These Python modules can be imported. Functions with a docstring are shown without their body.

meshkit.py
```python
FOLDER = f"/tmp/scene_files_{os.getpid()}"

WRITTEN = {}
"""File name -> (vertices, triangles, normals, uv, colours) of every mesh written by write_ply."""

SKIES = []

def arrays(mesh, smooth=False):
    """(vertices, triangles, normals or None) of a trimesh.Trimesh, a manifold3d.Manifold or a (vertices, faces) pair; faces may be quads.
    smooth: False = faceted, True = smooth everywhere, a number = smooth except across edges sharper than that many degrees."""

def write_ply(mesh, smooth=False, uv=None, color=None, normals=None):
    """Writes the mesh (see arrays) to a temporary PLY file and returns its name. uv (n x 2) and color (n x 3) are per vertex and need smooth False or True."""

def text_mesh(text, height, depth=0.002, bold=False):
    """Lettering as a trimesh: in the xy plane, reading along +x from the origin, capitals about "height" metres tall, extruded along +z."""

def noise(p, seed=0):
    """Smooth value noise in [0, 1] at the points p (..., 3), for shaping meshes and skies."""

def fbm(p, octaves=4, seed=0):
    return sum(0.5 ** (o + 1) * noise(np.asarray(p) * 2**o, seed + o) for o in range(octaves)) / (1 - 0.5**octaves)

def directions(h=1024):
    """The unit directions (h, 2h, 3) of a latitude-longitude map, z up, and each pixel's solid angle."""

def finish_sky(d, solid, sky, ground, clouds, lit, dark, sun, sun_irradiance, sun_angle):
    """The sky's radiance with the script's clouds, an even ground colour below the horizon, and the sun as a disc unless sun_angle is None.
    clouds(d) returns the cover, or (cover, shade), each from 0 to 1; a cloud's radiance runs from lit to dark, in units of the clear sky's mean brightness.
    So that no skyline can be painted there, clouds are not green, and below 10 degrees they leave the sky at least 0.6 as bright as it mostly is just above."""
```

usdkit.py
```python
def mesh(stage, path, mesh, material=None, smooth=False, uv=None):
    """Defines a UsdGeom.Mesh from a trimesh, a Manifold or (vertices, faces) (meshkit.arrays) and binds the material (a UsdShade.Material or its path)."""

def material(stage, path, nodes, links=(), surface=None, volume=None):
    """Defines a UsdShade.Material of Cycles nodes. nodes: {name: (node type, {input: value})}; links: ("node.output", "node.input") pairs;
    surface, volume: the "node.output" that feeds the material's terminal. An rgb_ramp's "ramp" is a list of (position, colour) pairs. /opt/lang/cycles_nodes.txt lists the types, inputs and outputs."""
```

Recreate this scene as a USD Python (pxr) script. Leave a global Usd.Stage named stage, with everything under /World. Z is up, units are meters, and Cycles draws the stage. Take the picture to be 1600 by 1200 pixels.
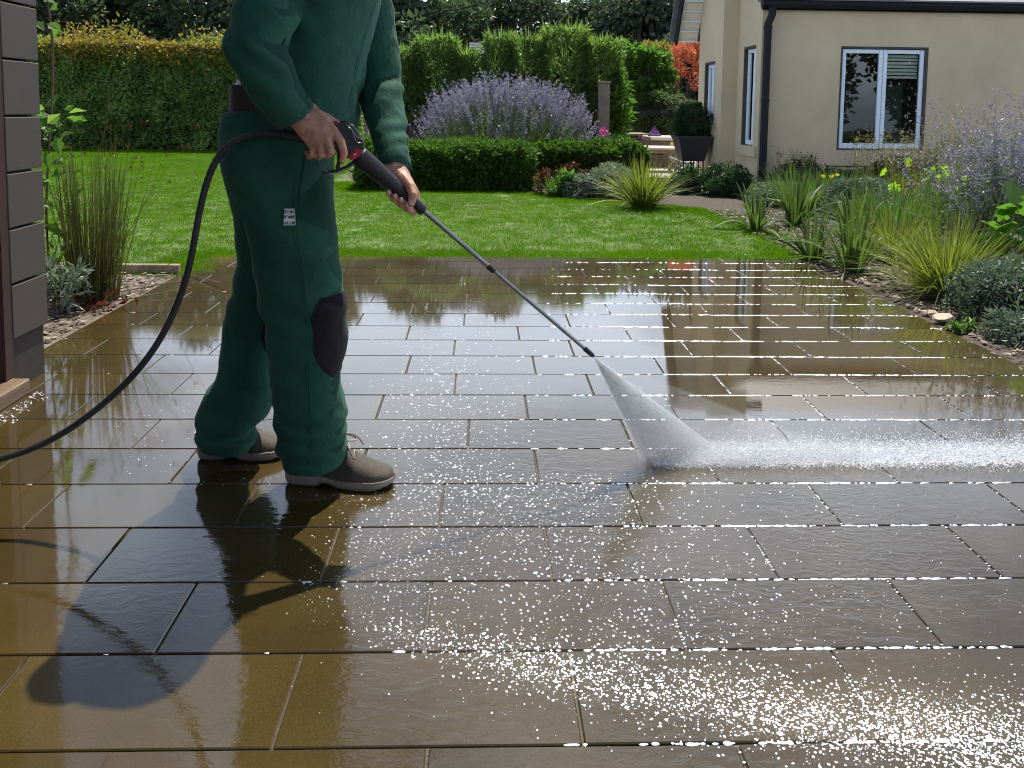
import math, random
import numpy as np, trimesh, usdkit, meshkit
import manifold3d as m3
from manifold3d import Manifold
from scipy.interpolate import griddata
from scipy.spatial import cKDTree
import shapely
from shapely.geometry import Polygon, Point, box as sbox
from pxr import Usd, UsdGeom, UsdLux, UsdShade, Gf, Sdf, Vt

stage = Usd.Stage.CreateInMemory()
UsdGeom.SetStageUpAxis(stage, UsdGeom.Tokens.z)
UsdGeom.SetStageMetersPerUnit(stage, 1.0)
stage.SetDefaultPrim(UsdGeom.Xform.Define(stage, '/World').GetPrim())
UsdGeom.Scope.Define(stage, '/World/Looks')
rng = np.random.default_rng(7)
random.seed(7)

# ------------------------------------------------------------------ camera, sky, sun, exposure
EYE = 1.021
FPX, PITCH, ROLL, YAW, PPX, PPY = 1387.1, .0945, .0125, .0338, 800.0, 300.0      # lens in the 1600 px picture
FW = np.array([math.sin(YAW) * math.cos(PITCH), math.cos(YAW) * math.cos(PITCH), -math.sin(PITCH)])
R0 = np.array([math.cos(YAW), -math.sin(YAW), 0.0]); U0 = np.cross(R0, FW)
RT = math.cos(ROLL) * R0 + math.sin(ROLL) * U0
UP = -math.sin(ROLL) * R0 + math.cos(ROLL) * U0
CAM = np.array([0, 0, EYE])
cam = UsdGeom.Camera.Define(stage, '/World/camera')
cam.CreateHorizontalApertureAttr(36.0); cam.CreateVerticalApertureAttr(27.0)
cam.CreateFocalLengthAttr(36.0 * FPX / 1600)
cam.CreateVerticalApertureOffsetAttr(-(600 - PPY) / 1600 * 36.0)
cam.CreateClippingRangeAttr(Gf.Vec2f(.05, 2000))
cam.AddTransformOp().Set(Gf.Matrix4d(*RT, 0, *UP, 0, *(-FW), 0, *CAM, 1))
cam.CreateExposureAttr(0.70)

SUN = np.array([.165, .49, 1.0]); SUN /= np.linalg.norm(SUN)
ELEV, ROTA = math.asin(SUN[2]), math.atan2(SUN[0], SUN[1])
SKY_STRENGTH, SUN_STRENGTH = .075, 1.25
dome = UsdLux.DomeLight.Define(stage, '/World/sky')
skm = usdkit.material(stage, '/World/Looks/sky', {
    'sky': ('sky_texture', {'sky_type': 'single_scattering', 'sun_disc': False, 'sun_elevation': ELEV, 'sun_rotation': ROTA, 'aerosol_density': 1.5}),
    'tc': ('texture_coordinate', {}), 'xyz': ('separate_xyz', {}),
    'map': ('mapping', {'scale': (1, 1, 2.6)}),
    'n': ('noise_texture', {'scale': 2.3, 'detail': 6, 'roughness': .58, 'distortion': .3}),
    'low': ('math', {'math_type': 'multiply_add', 'value2': -.42, 'value3': .19}), 'sum': ('math', {'math_type': 'add'}),
    'r': ('rgb_ramp', {'ramp': [(.42, (0, 0, 0)), (.64, (1, 1, 1))]}),
    'bw': ('rgb_to_bw', {}), 'k': ('math', {'math_type': 'multiply', 'value2': 3.3}), 'kr': ('math', {'math_type': 'multiply', 'value2': .86}), 'kb': ('math', {'math_type': 'multiply', 'value2': 1.20}), 'white': ('combine_color', {}),
    'mix': ('mix_color', {'use_clamp': False}),
    'bg': ('background_shader', {'strength': SKY_STRENGTH})},
    [('tc.generated', 'map.vector'), ('map.vector', 'n.vector'), ('tc.generated', 'xyz.vector'), ('xyz.z', 'low.value1'), ('n.fac', 'sum.value1'), ('low.value', 'sum.value2'), ('sum.value', 'r.fac'), ('sky.color', 'bw.color'), ('bw.val', 'k.value1'),
     ('k.value', 'kr.value1'), ('kr.value', 'white.r'), ('k.value', 'white.g'), ('k.value', 'kb.value1'), ('kb.value', 'white.b'), ('white.color', 'mix.b'), ('r.color', 'mix.fac'), ('sky.color', 'mix.a'), ('mix.result', 'bg.color')], surface='bg.background')
UsdShade.MaterialBindingAPI.Apply(dome.GetPrim()).Bind(skm)
dome.GetPrim().SetCustomDataByKey('kind', 'structure')
dome.GetPrim().SetCustomDataByKey('label', 'pale blue sky with thin white cloud behind the trees')
sun = UsdLux.DistantLight.Define(stage, '/World/sun')
sun.CreateIntensityAttr(SUN_STRENGTH); sun.CreateAngleAttr(.53); sun.CreateColorAttr(Gf.Vec3f(1, .965, .90))
sun.GetPrim().CreateAttribute('inputs:normalize', Sdf.ValueTypeNames.Bool).Set(True)
zx = SUN; xx = np.cross([0, 0, 1], zx); xx /= np.linalg.norm(xx); yx = np.cross(zx, xx)
sun.AddTransformOp().Set(Gf.Matrix4d(*xx, 0, *yx, 0, *zx, 0, 0, 0, 0, 1))

# ------------------------------------------------------------------ placing: a direction of the photograph to a point of the ground or of a depth
def ray(x, y): return FW + (x - PPX) / FPX * RT - (y - PPY) / FPX * UP
def G(x, y, z=0.0):
    d = ray(x, y); return CAM + d * ((z - EYE) / d[2])
def P(x, y, Y):
    d = ray(x, y); return CAM + d * (Y / d[1])
def PX(x, y, X):
    d = ray(x, y); return CAM + d * (X / d[0])
def proj(p):
    d = np.asarray(p, float) - CAM
    return PPX + FPX * (d @ RT) / (d @ FW), PPY - FPX * (d @ UP) / (d @ FW)

# ------------------------------------------------------------------ scene helpers
used = {}
BASE = {}
def path_for(parent, name):
    k = parent + '/' + name; n = used.get(k, 0); used[k] = n + 1
    return k if n == 0 else f'{k}_{n:03d}'
def tag(prim, label=None, cat=None, group=None, kind=None):
    for k, v in (('label', label), ('category', cat), ('group', group), ('kind', kind)):
        if v: prim.SetCustomDataByKey(k, v)
    return prim
def thing(name, label, cat, loc=(0, 0, 0), group=None, kind=None):
    p = path_for('/World', name); x = UsdGeom.Xform.Define(stage, p)
    x.AddTranslateOp().Set(Gf.Vec3d(*map(float, loc))); BASE[p] = np.asarray(loc, float)
    return tag(x.GetPrim(), label, cat, group, kind)
def geo(mesh):
    if isinstance(mesh, Manifold):
        m = mesh.to_mesh(); return np.array(m.vert_properties[:, :3], float), np.array(m.tri_verts, int)
    if isinstance(mesh, trimesh.Trimesh): return np.array(mesh.vertices), np.array(mesh.faces)
    return np.asarray(mesh[0], float), np.asarray(mesh[1], int)
def part(parent, name, mesh, mat, smooth=False, label=None, kind=None):
    """One Mesh under parent (world coordinates in, stored about the parent's base)."""
    pp = '/World' if parent is None else str(parent.GetPath())
    p = path_for(pp, name); v, f = geo(mesh); off = BASE.get(pp, np.zeros(3)); BASE[p] = off
    m = usdkit.mesh(stage, p, (v - off, f), MAT[mat] if isinstance(mat, str) else mat, smooth)
    return tag(m.GetPrim(), label, None, None, kind)
def solo(name, mesh, mat, label, cat=None, kind=None, group=None, smooth=False):
    return tag(part(None, name, mesh, mat, smooth), label, cat, group, kind)
def cat_(ms):
    vs, fs, n = [], [], 0
    for m in ms:
        v, f = geo(m)
        if f.shape[1] == 4: f = np.vstack([f[:, [0, 1, 2]], f[:, [0, 2, 3]]])
        vs.append(v); fs.append(f + n); n += len(v)
    return np.vstack(vs), np.vstack(fs)
def box(a, b, ch=0.0):
    a, b = np.minimum(a, b).astype(float), np.maximum(a, b).astype(float)
    if ch <= 0:
        m = trimesh.creation.box(extents=b - a); m.apply_translation((a + b) / 2); return geo(m)
    pts = []
    for sx in (0, 1):
        for sy in (0, 1):
            for sz in (0, 1):
                c = np.array([(a, b)[sx][0], (a, b)[sy][1], (a, b)[sz][2]]); s = 1 - 2 * np.array([sx, sy, sz])
                for k in range(3):
                    o = s * ch; o[k] = 0; pts.append(c + o)
    return geo(Manifold.hull_points(np.array(pts)))
def obox(c, ax, ay, az, hx, hy, hz, ch=0.0):
    v, f = box((-hx, -hy, -hz), (hx, hy, hz), ch)
    return np.asarray(c) + v @ np.array([ax, ay, az]), f
def tube(pts, rad, seg=8, cap=True):
    pts = np.asarray(pts, float); n = len(pts); rad = np.broadcast_to(np.asarray(rad, float), (n,))
    t = np.gradient(pts, axis=0); t /= np.linalg.norm(t, axis=1, keepdims=True) + 1e-12
    a = np.array([0, 0, 1.0]) if abs(t[0][2]) < .9 else np.array([1.0, 0, 0])
    u = np.cross(t[0], a); u /= np.linalg.norm(u); vs = []
    th = np.linspace(0, 2 * math.pi, seg, endpoint=False)
    for i in range(n):
        u = u - t[i] * (u @ t[i]); u /= np.linalg.norm(u) + 1e-12; w = np.cross(t[i], u)
        vs.append(pts[i] + rad[i] * (np.cos(th)[:, None] * u + np.sin(th)[:, None] * w))
    v = np.vstack(vs); f = []
    for i in range(n - 1):
        for k in range(seg):
            a, b = i * seg + k, i * seg + (k + 1) % seg
            f += [(a, b, b + seg), (a, b + seg, a + seg)]
    if cap:
        v = np.vstack([v, pts[0], pts[-1]]); o = n * seg
        for k in range(seg):
            f += [(o, (k + 1) % seg, k), (o + 1, (n - 1) * seg + k, (n - 1) * seg + (k + 1) % seg)]
    return v, np.array(f)
def smoothcurve(pts, n=60):
    from scipy.interpolate import CubicSpline
    pts = np.asarray(pts, float); d = np.r_[0, np.cumsum(np.linalg.norm(np.diff(pts, axis=0), axis=1))]
    return CubicSpline(d, pts)(np.linspace(0, d[-1], n))
def loft(rings):
    """rings: equal-length closed rings (n,3); capped with fans."""
    n = len(rings[0]); v = np.vstack(rings + [rings[0].mean(0)[None], rings[-1].mean(0)[None]]); f = []
    for i in range(len(rings) - 1):
        for k in range(n):
            a, b = i * n + k, i * n + (k + 1) % n; f += [(a, b, b + n), (a, b + n, a + n)]
    o = len(rings) * n; l = (len(rings) - 1) * n
    for k in range(n): f += [(o, (k + 1) % n, k), (o + 1, l + k, l + (k + 1) % n)]
    m = trimesh.Trimesh(v, f, process=False)
    if m.volume < 0: m.invert()
    return np.array(m.vertices), np.array(m.faces)
def mani(m):
    v, f = geo(m)
    t = trimesh.Trimesh(v, f, process=True)
    if t.volume < 0: t.invert()
    return Manifold(m3.Mesh(np.asarray(t.vertices, np.float32), np.asarray(t.faces, np.uint32)))
def ball(c, r, seg=16): return Manifold.sphere(float(r), seg).translate([float(x) for x in c])
def chain(pts, rads, seg=16):
    parts = [Manifold.batch_hull([ball(pts[i], rads[i], seg), ball(pts[i + 1], rads[i + 1], seg)]) for i in range(len(pts) - 1)]
    return Manifold.batch_boolean(parts, m3.OpType.Add) if len(parts) > 1 else parts[0]
def union(ms): return Manifold.batch_boolean(ms, m3.OpType.Add)
def taubin(mesh, it=10):
    v, f = geo(mesh); t = trimesh.Trimesh(v, f, process=False)
    trimesh.smoothing.filter_taubin(t, iterations=it); return np.array(t.vertices), np.array(t.faces)
def vnormals(v, f):
    n = np.zeros_like(v); c = np.cross(v[f[:, 1]] - v[f[:, 0]], v[f[:, 2]] - v[f[:, 0]])
    for k in range(3): np.add.at(n, f[:, k], c)
    return n / (np.linalg.norm(n, axis=1, keepdims=True) + 1e-12)
def unit(v): return v / (np.linalg.norm(v, axis=-1, keepdims=True) + 1e-12)
def rnd_unit(n, r): return unit(r.normal(size=(n, 3)))

def leaves(p, size, r, nrm=None, bias=.6, aspect=.5, fold=.15):
    """Pointed leaves: two triangles each, folded along the midrib."""
    n = len(p); d = rnd_unit(n, r)
    if nrm is not None: d = unit(d + bias * np.asarray(nrm))
    s = unit(np.cross(d, rnd_unit(n, r))); w = np.cross(d, s)
    L = (size * r.uniform(.65, 1.35, n))[:, None]; W = L * aspect * .5
    v = np.stack([p, p + d * L * .45 + s * W + w * L * fold, p + d * L * .45 - s * W + w * L * fold, p + d * L], 1).reshape(-1, 3)
    i = np.arange(n)[:, None] * 4
    return v, np.vstack([i + [0, 1, 3], i + [0, 3, 2]])
def blades(base, d, L, W, bend, r, seg=4, side=None):
    """Grass or strap leaves that arch over: strips with a pointed tip."""
    n = len(base); L = np.broadcast_to(L, (n,)); W = np.broadcast_to(W, (n,)); bend = np.broadcast_to(bend, (n,))
    d = unit(d); out = []
    s = unit(np.cross(d, np.array([0, 0, 1.0]) + .35 * r.normal(size=(n, 3)))) if side is None else side
    for k in range(seg + 1):
        t = k / seg
        c = base + d * (L * t)[:, None]; c = c.copy(); c[:, 2] -= bend * L * t ** 2.2
        hor = d.copy(); hor[:, 2] = 0; c += hor * (bend * L * t ** 2 * .45)[:, None]
        if k == seg: out.append(c[:, None])
        else:
            w = (W * (1 - .75 * t ** 2) * .5)[:, None]; out.append(np.stack([c - s * w, c + s * w], 1))
    v = np.concatenate(out, 1); m = v.shape[1]; v = v.reshape(-1, 3); i = np.arange(n)[:, None] * m; f = []
    for k in range(seg - 1): f += [i + [2 * k, 2 * k + 1, 2 * k + 3], i + [2 * k, 2 * k + 3, 2 * k + 2]]
    f.append(i + [2 * seg - 2, 2 * seg - 1, 2 * seg])
    return v, np.vstack(f)

# ------------------------------------------------------------------ materials
MAT = {}
def M(name, nodes, links, surface=None, volume=None):
    MAT[name] = usdkit.material(stage, '/World/Looks/' + name, nodes, links, surface, volume)
def plain(name, col, rough=.5, metal=0.0, spec=.5, var=.25, scale=12, bump=0.0, bscale=200, coat=0.0, sheen=0.0, detail=4):
    a = tuple(c * (1 - var) for c in col); b = tuple(min(1, c * (1 + var)) for c in col)
    nodes = {'g': ('geometry', {}), 'n': ('noise_texture', {'scale': scale, 'detail': detail, 'roughness': .6}), 'r': ('rgb_ramp', {'ramp': [(.3, a), (.7, b)]}),
             'p': ('principled_bsdf', {'roughness': rough, 'metallic': metal, 'specular_ior_level': spec, 'coat_weight': coat, 'sheen_weight': sheen})}
    links = [('g.position', 'n.vector'), ('n.fac', 'r.fac'), ('r.color', 'p.base_color')]
    if bump:
        nodes['n2'] = ('noise_texture', {'scale': bscale, 'detail': 3}); nodes['b'] = ('bump', {'strength': bump, 'distance': .004})
        links += [('g.position', 'n2.vector'), ('n2.fac', 'b.height'), ('b.normal', 'p.normal')]
    M(name, nodes, links, 'p.BSDF')
def leaf(name, cols, rough=.45, trans=.35, spec=.35, tcol=None, patch=1.5):
    """Leaf tones run from leaf to leaf (random per island) and from clump to clump (noise)."""
    k = len(cols); tc = tcol or 1.35
    nodes = {'g': ('geometry', {}), 'n': ('noise_texture', {'scale': patch, 'detail': 3}), 'm': ('math', {'math_type': 'multiply_add', 'value2': .55}), 'a': ('math', {'math_type': 'multiply', 'value2': .5}),
             'r': ('rgb_ramp', {'ramp': [(.08 + .84 * i / max(1, k - 1), c) for i, c in enumerate(cols)]}),
             'p': ('principled_bsdf', {'roughness': rough, 'specular_ior_level': spec}),
             'tm': ('mix_color', {'blend_type': 'multiply', 'fac': 1.0, 'b': (1.25 * tc, 1.5 * tc, .7 * tc), 'use_clamp': False}),
             't': ('translucent_bsdf', {}), 'x': ('mix_closure', {'fac': trans})}
    links = [('g.position', 'n.vector'), ('n.fac', 'a.value1'), ('g.random_per_island', 'm.value1'), ('a.value', 'm.value3'), ('m.value', 'r.fac'), ('r.color', 'p.base_color'), ('r.color', 'tm.a'), ('tm.result', 't.color'), ('p.BSDF', 'x.closure1'), ('t.BSDF', 'x.closure2')]
    M(name, nodes, links, 'x.closure')

IMPACT = G(1035, 728)
for i in range(4):
    k = (.92, 1.0, 1.06, .97)[i]; w = (1.0, .97, 1.02, .96)[i]
    c1, c2 = (.027 * k, .0175 * k * w, .0040 * k * w), (.062 * k, .041 * k * w, .0110 * k * w)
    M(f'wet_paving_{i}', {
        'g': ('geometry', {}), 'oi': ('object_info', {}),
        'n1': ('noise_texture', {'scale': 2.2, 'detail': 5, 'roughness': .62}), 'n2': ('noise_texture', {'scale': 260, 'detail': 3, 'roughness': .7}),
        'm1': ('math', {'math_type': 'multiply', 'value2': .55}), 'm2': ('math', {'math_type': 'multiply_add', 'value2': .5}),
        'r': ('rgb_ramp', {'ramp': [(.36, c1), (.70, c2)]}),
        'ov': ('map_range', {'to_min': .88, 'to_max': 1.12}), 'cv': ('vector_math', {'math_type': 'scale'}),
        # the film of water ripples where the spray lands and runs off
        'sb': ('vector_math', {'math_type': 'subtract', 'vector2': (IMPACT[0] - .25, IMPACT[1] - .55, 0)}), 'ln': ('vector_math', {'math_type': 'length'}),
        'mk': ('map_range', {'range_type': 'smoothstep', 'from_min': .35, 'from_max': 1.25, 'to_min': .17, 'to_max': .010, 'clamp': True}),
        'mp': ('mapping', {'scale': (1, 1.6, 1)}),
        'w1': ('noise_texture', {'scale': 22, 'detail': 4, 'roughness': .55, 'distortion': 1.2}), 'w2': ('noise_texture', {'scale': 1.3, 'detail': 2}),
        'wm': ('math', {'math_type': 'multiply'}), 'w2r': ('map_range', {'from_min': .35, 'from_max': .7, 'to_min': .25, 'to_max': 1.6}),
        'bp': ('bump', {'distance': .009, 'strength': .5}), 'b2': ('bump', {'distance': .0012, 'strength': .35}),
        'dry': ('map_range', {'from_min': .35, 'from_max': .7, 'to_min': .015, 'to_max': .07}), 'w4': ('noise_texture', {'scale': 1.7, 'detail': 4}),
        'p': ('principled_bsdf', {'roughness': .5, 'specular_ior_level': .02, 'coat_weight': 1.0, 'coat_ior': 1.75})},
        [('g.position', 'n1.vector'), ('g.position', 'n2.vector'), ('n1.fac', 'm1.value1'), ('n2.fac', 'm2.value1'), ('m1.value', 'm2.value3'), ('m2.value', 'r.fac'),
         ('oi.random', 'ov.value'), ('r.color', 'cv.vector1'), ('ov.result', 'cv.scale'), ('cv.vector', 'p.base_color'),
         ('g.position', 'sb.vector1'), ('sb.vector', 'ln.vector1'), ('ln.value', 'mk.value'), ('g.position', 'mp.vector'), ('mp.vector', 'w1.vector'), ('g.position', 'w2.vector'), ('w2.fac', 'w2r.value'),
         ('mk.result', 'wm.value1'), ('w2r.result', 'wm.value2'), ('wm.value', 'bp.strength'), ('w1.fac', 'bp.height'), ('bp.normal', 'p.coat_normal'), ('n2.fac', 'b2.height'), ('b2.normal', 'p.normal'),
         ('g.position', 'w4.vector'), ('w4.fac', 'dry.value'), ('dry.result', 'p.coat_roughness')], 'p.BSDF')
plain('mortar', (.045, .033, .016), .45, var=.3, scale=60, bump=.5, spec=.2)
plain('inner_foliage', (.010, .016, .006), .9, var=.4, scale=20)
plain('soil', (.045, .028, .017), .9, var=.5, scale=30, bump=1, bscale=60)
plain('lawn_soil', (.07, .11, .015), .9, var=.4, scale=6)
plain('mulch', (.115, .085, .058), .85, var=.6, scale=40)
plain('mulch_pale', (.24, .19, .135), .8, var=.4, scale=40)
plain('mulch_dark', (.06, .035, .022), .85, var=.5, scale=40)
plain('stone', (.42, .33, .23), .8, var=.25, scale=25, bump=.5, bscale=90)
plain('path_paving', (.46, .42, .35), .8, var=.15, scale=9)
plain('board', (.060, .046, .038), .62, var=.07, scale=40, bump=.12, bscale=500)
plain('dark_frame', (.016, .013, .013), .35, var=.2)
plain('maroon_frame', (.045, .016, .014), .45, var=.2)
plain('plinth', (.03, .02, .016), .7, var=.4)
plain('aluminium', (.22, .22, .22), .35, metal=.7, var=.15)
M('timber', {'g': ('geometry', {}), 'mp': ('mapping', {'scale': (60, 3, 60)}), 'n': ('noise_texture', {'scale': 1.6, 'detail': 6, 'roughness': .65}), 'r': ('rgb_ramp', {'ramp': [(.3, (.075, .045, .026)), (.7, (.22, .145, .08))]}), 'p': ('principled_bsdf', {'roughness': .45})},
  [('g.position', 'mp.vector'), ('mp.vector', 'n.vector'), ('n.fac', 'r.fac'), ('r.color', 'p.base_color')], 'p.BSDF')
plain('old_timber', (.23, .17, .11), .8, var=.4, scale=14, bump=.5)
plain('post_timber', (.15, .12, .10), .8, var=.3, scale=14, bump=.4)
plain('stucco', (.47, .385, .255), .92, var=.10, scale=1.3, bump=.55, bscale=160)
plain('soffit', (.62, .55, .44), .7, var=.05)
plain('gutter', (.009, .010, .014), .6, spec=.2, var=.2)
plain('roofing', (.10, .10, .11), .55, var=.25, scale=8, bump=.3)
plain('window_white', (.60, .68, .76), .4, var=.04)
plain('reveal', (.035, .026, .024), .6, var=.2)
plain('mirrored_slats', (.78, .76, .70), .6, var=.05)  # for the slats that stand in for a window reflection
plain('room_dark', (.035, .034, .028), .9, var=.3)
plain('curtain', (.06, .085, .07), .9, var=.3)
M('window_glass', {'f': ('fresnel', {'IOR': 1.5}), 't': ('transparent_bsdf', {'color': (.86, .9, .88)}), 'gl': ('glossy_bsdf', {'roughness': .01, 'color': (1, 1, 1)}), 'x': ('mix_closure', {})}, [('f.fac', 'x.fac'), ('t.BSDF', 'x.closure1'), ('gl.BSDF', 'x.closure2')], 'x.closure')
def cloth(name, c, sheen=.25):
    M(name, {'g': ('geometry', {}), 'n': ('noise_texture', {'scale': 7, 'detail': 4}), 'n2': ('noise_texture', {'scale': 420, 'detail': 2}), 'a': ('math', {'math_type': 'multiply_add', 'value2': .35}), 'h': ('math', {'math_type': 'multiply', 'value2': .65}),
             'r': ('rgb_ramp', {'ramp': [(.30, tuple(x * .72 for x in c)), (.70, tuple(x * 1.3 for x in c))]}), 'n3': ('noise_texture', {'scale': 38, 'detail': 3, 'distortion': .8}), 'b0': ('bump', {'strength': .35, 'distance': .006}), 'b': ('bump', {'strength': .5, 'distance': .0015}),
             'p': ('principled_bsdf', {'roughness': .85, 'specular_ior_level': .2, 'sheen_weight': sheen, 'sheen_roughness': .4, 'sheen_tint': (.6, 1, .8)})},
      [('g.position', 'n.vector'), ('g.position', 'n2.vector'), ('g.position', 'n3.vector'), ('n.fac', 'h.value1'), ('n2.fac', 'a.value1'), ('h.value', 'a.value3'), ('a.value', 'r.fac'), ('r.color', 'p.base_color'), ('n3.fac', 'b0.height'), ('b0.normal', 'b.normal'), ('n2.fac', 'b.height'), ('b.normal', 'p.normal')], 'p.BSDF')
cloth('green_cloth', (.0125, .062, .039), .08)
cloth('black_cloth', (.010, .007, .009), .05)
plain('white_cloth', (.62, .60, .58), .9, var=.1)
plain('belt_leather', (.018, .011, .008), .6, var=.3, scale=60)
M('skin', {'g': ('geometry', {}), 'n': ('noise_texture', {'scale': 55, 'detail': 4}), 'r': ('rgb_ramp', {'ramp': [(.3, (.30, .135, .085)), (.7, (.47, .25, .17))]}), 'n2': ('noise_texture', {'scale': 380, 'detail': 3}), 'b': ('bump', {'strength': .35, 'distance': .0015}),
           'p': ('principled_bsdf', {'roughness': .5, 'subsurface_weight': .12, 'subsurface_radius': (1, .3, .15), 'subsurface_scale': .006, 'specular_ior_level': .4})},
  [('g.position', 'n.vector'), ('g.position', 'n2.vector'), ('n.fac', 'r.fac'), ('r.color', 'p.base_color'), ('n2.fac', 'b.height'), ('b.normal', 'p.normal')], 'p.BSDF')
plain('nail', (.55, .36, .28), .3, var=.05)
plain('hair', (.05, .035, .025), .6, var=.3, scale=80)
plain('eye', (.7, .68, .65), .2, var=.05)
plain('suede', (.060, .047, .034), .85, var=.3, scale=45, bump=.6, bscale=400)
plain('sole', (.20, .165, .135), .75, var=.22, scale=35, bump=.3, bscale=200)
plain('lace', (.26, .22, .17), .8, var=.2)
plain('black_plastic', (.012, .012, .013), .42, var=.3, scale=80, bump=.25, bscale=300)
plain('black_rubber', (.010, .010, .011), .5, var=.35, scale=60, bump=.3, bscale=250)
plain('red_plastic', (.30, .008, .022), .38, var=.1)
plain('white_mark', (.8, .8, .8), .6, var=.02)
plain('ink', (.02, .02, .03), .7, var=.1)
plain('steel', (.42, .43, .45), .28, metal=1, var=.1, scale=50)
plain('grey_steel', (.30, .31, .33), .33, metal=1, var=.15, scale=50)
plain('bark', (.075, .055, .042), .95, var=.4, scale=18, bump=.8, bscale=40)
plain('twig', (.12, .075, .05), .85, var=.3)
plain('pot', (.02, .018, .02), .55, var=.3)
plain('pale_slat', (.50, .47, .42), .7, var=.12)
plain('purple_glaze', (.12, .045, .17), .3, var=.3, scale=30)
plain('pink_petal', (.75, .10, .40), .6, var=.2, scale=80)
plain('table_top', (.62, .58, .52), .5, var=.1)
plain('hearth', (.13, .10, .075), .8, var=.4, scale=20)
plain('lamp_yellow', (.70, .48, .12), .5, var=.2)
M('foam', {'p': ('principled_bsdf', {'base_color': (.93, .94, .95), 'roughness': .22, 'specular_ior_level': 1.0, 'coat_weight': .6, 'coat_roughness': .15})}, [], 'p.BSDF')
leaf('grass_leaf', [(0.0497, 0.1106, 0.0020), (0.0794, 0.1589, 0.0020), (0.1177, 0.2114, 0.0027), (0.1698, 0.2354, 0.0147)], trans=.45, patch=.9, spec=.05, rough=.7)
leaf('hedge_leaf', [(0.1117, 0.1700, 0.0641), (0.2226, 0.3152, 0.1008), (0.3877, 0.4671, 0.1492), (0.6000, 0.5252, 0.1808)], trans=.4)
leaf('creeper_leaf', [(.12, .15, .03), (.28, .17, .05), (.36, .15, .05), (.28, .09, .04)], trans=.4)
leaf('box_leaf', [(0.0375, 0.0750, 0.0150), (0.0813, 0.1500, 0.0225), (0.1500, 0.2375, 0.0375)], trans=.38, patch=2.5)
leaf('conifer_leaf', [(0.0842, 0.1278, 0.0441), (0.1534, 0.2145, 0.0749), (0.2317, 0.3015, 0.1010), (0.3178, 0.3614, 0.1346)], trans=.5)
leaf('hazed_tree_leaf', [(0.0430, 0.0654, 0.0386), (0.0798, 0.1110, 0.0664), (0.1444, 0.1778, 0.1109), (0.2336, 0.2559, 0.1667)], trans=.3, patch=.5)  # tones lifted and greyed: distance haze is put into the leaf colour
leaf('hazed_tree_leaf_dark', [(0.0468, 0.0662, 0.0443), (0.0925, 0.1193, 0.0828), (0.1713, 0.2005, 0.1373)], trans=.25, patch=.5)  # haze put into the colour here too
leaf('bright_leaf', [(0.0562, 0.1138, 0.0245), (0.0918, 0.1710, 0.0342), (0.1434, 0.2298, 0.0498)], trans=.5)
leaf('lime_leaf', [(.16, .26, .02), (.26, .34, .03), (.36, .38, .05)], trans=.5)
leaf('red_leaf', [(.46, .10, .10), (.52, .17, .10), (.50, .28, .11), (.36, .33, .10)], trans=.3, patch=1.6)
leaf('dome_leaf', [(0.0525, 0.0825, 0.0300), (0.0975, 0.1425, 0.0525), (0.1950, 0.1950, 0.0825)], trans=.35)
leaf('ball_leaf', [(0.0269, 0.0627, 0.0224), (0.0538, 0.1120, 0.0314)], trans=.25)
leaf('lavender_flower', [(.16, .135, .29), (.25, .20, .42), (.36, .30, .54)], trans=.3, patch=2)
leaf('lavender_stem', [(.10, .13, .07), (.17, .19, .12)], trans=.3)
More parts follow.
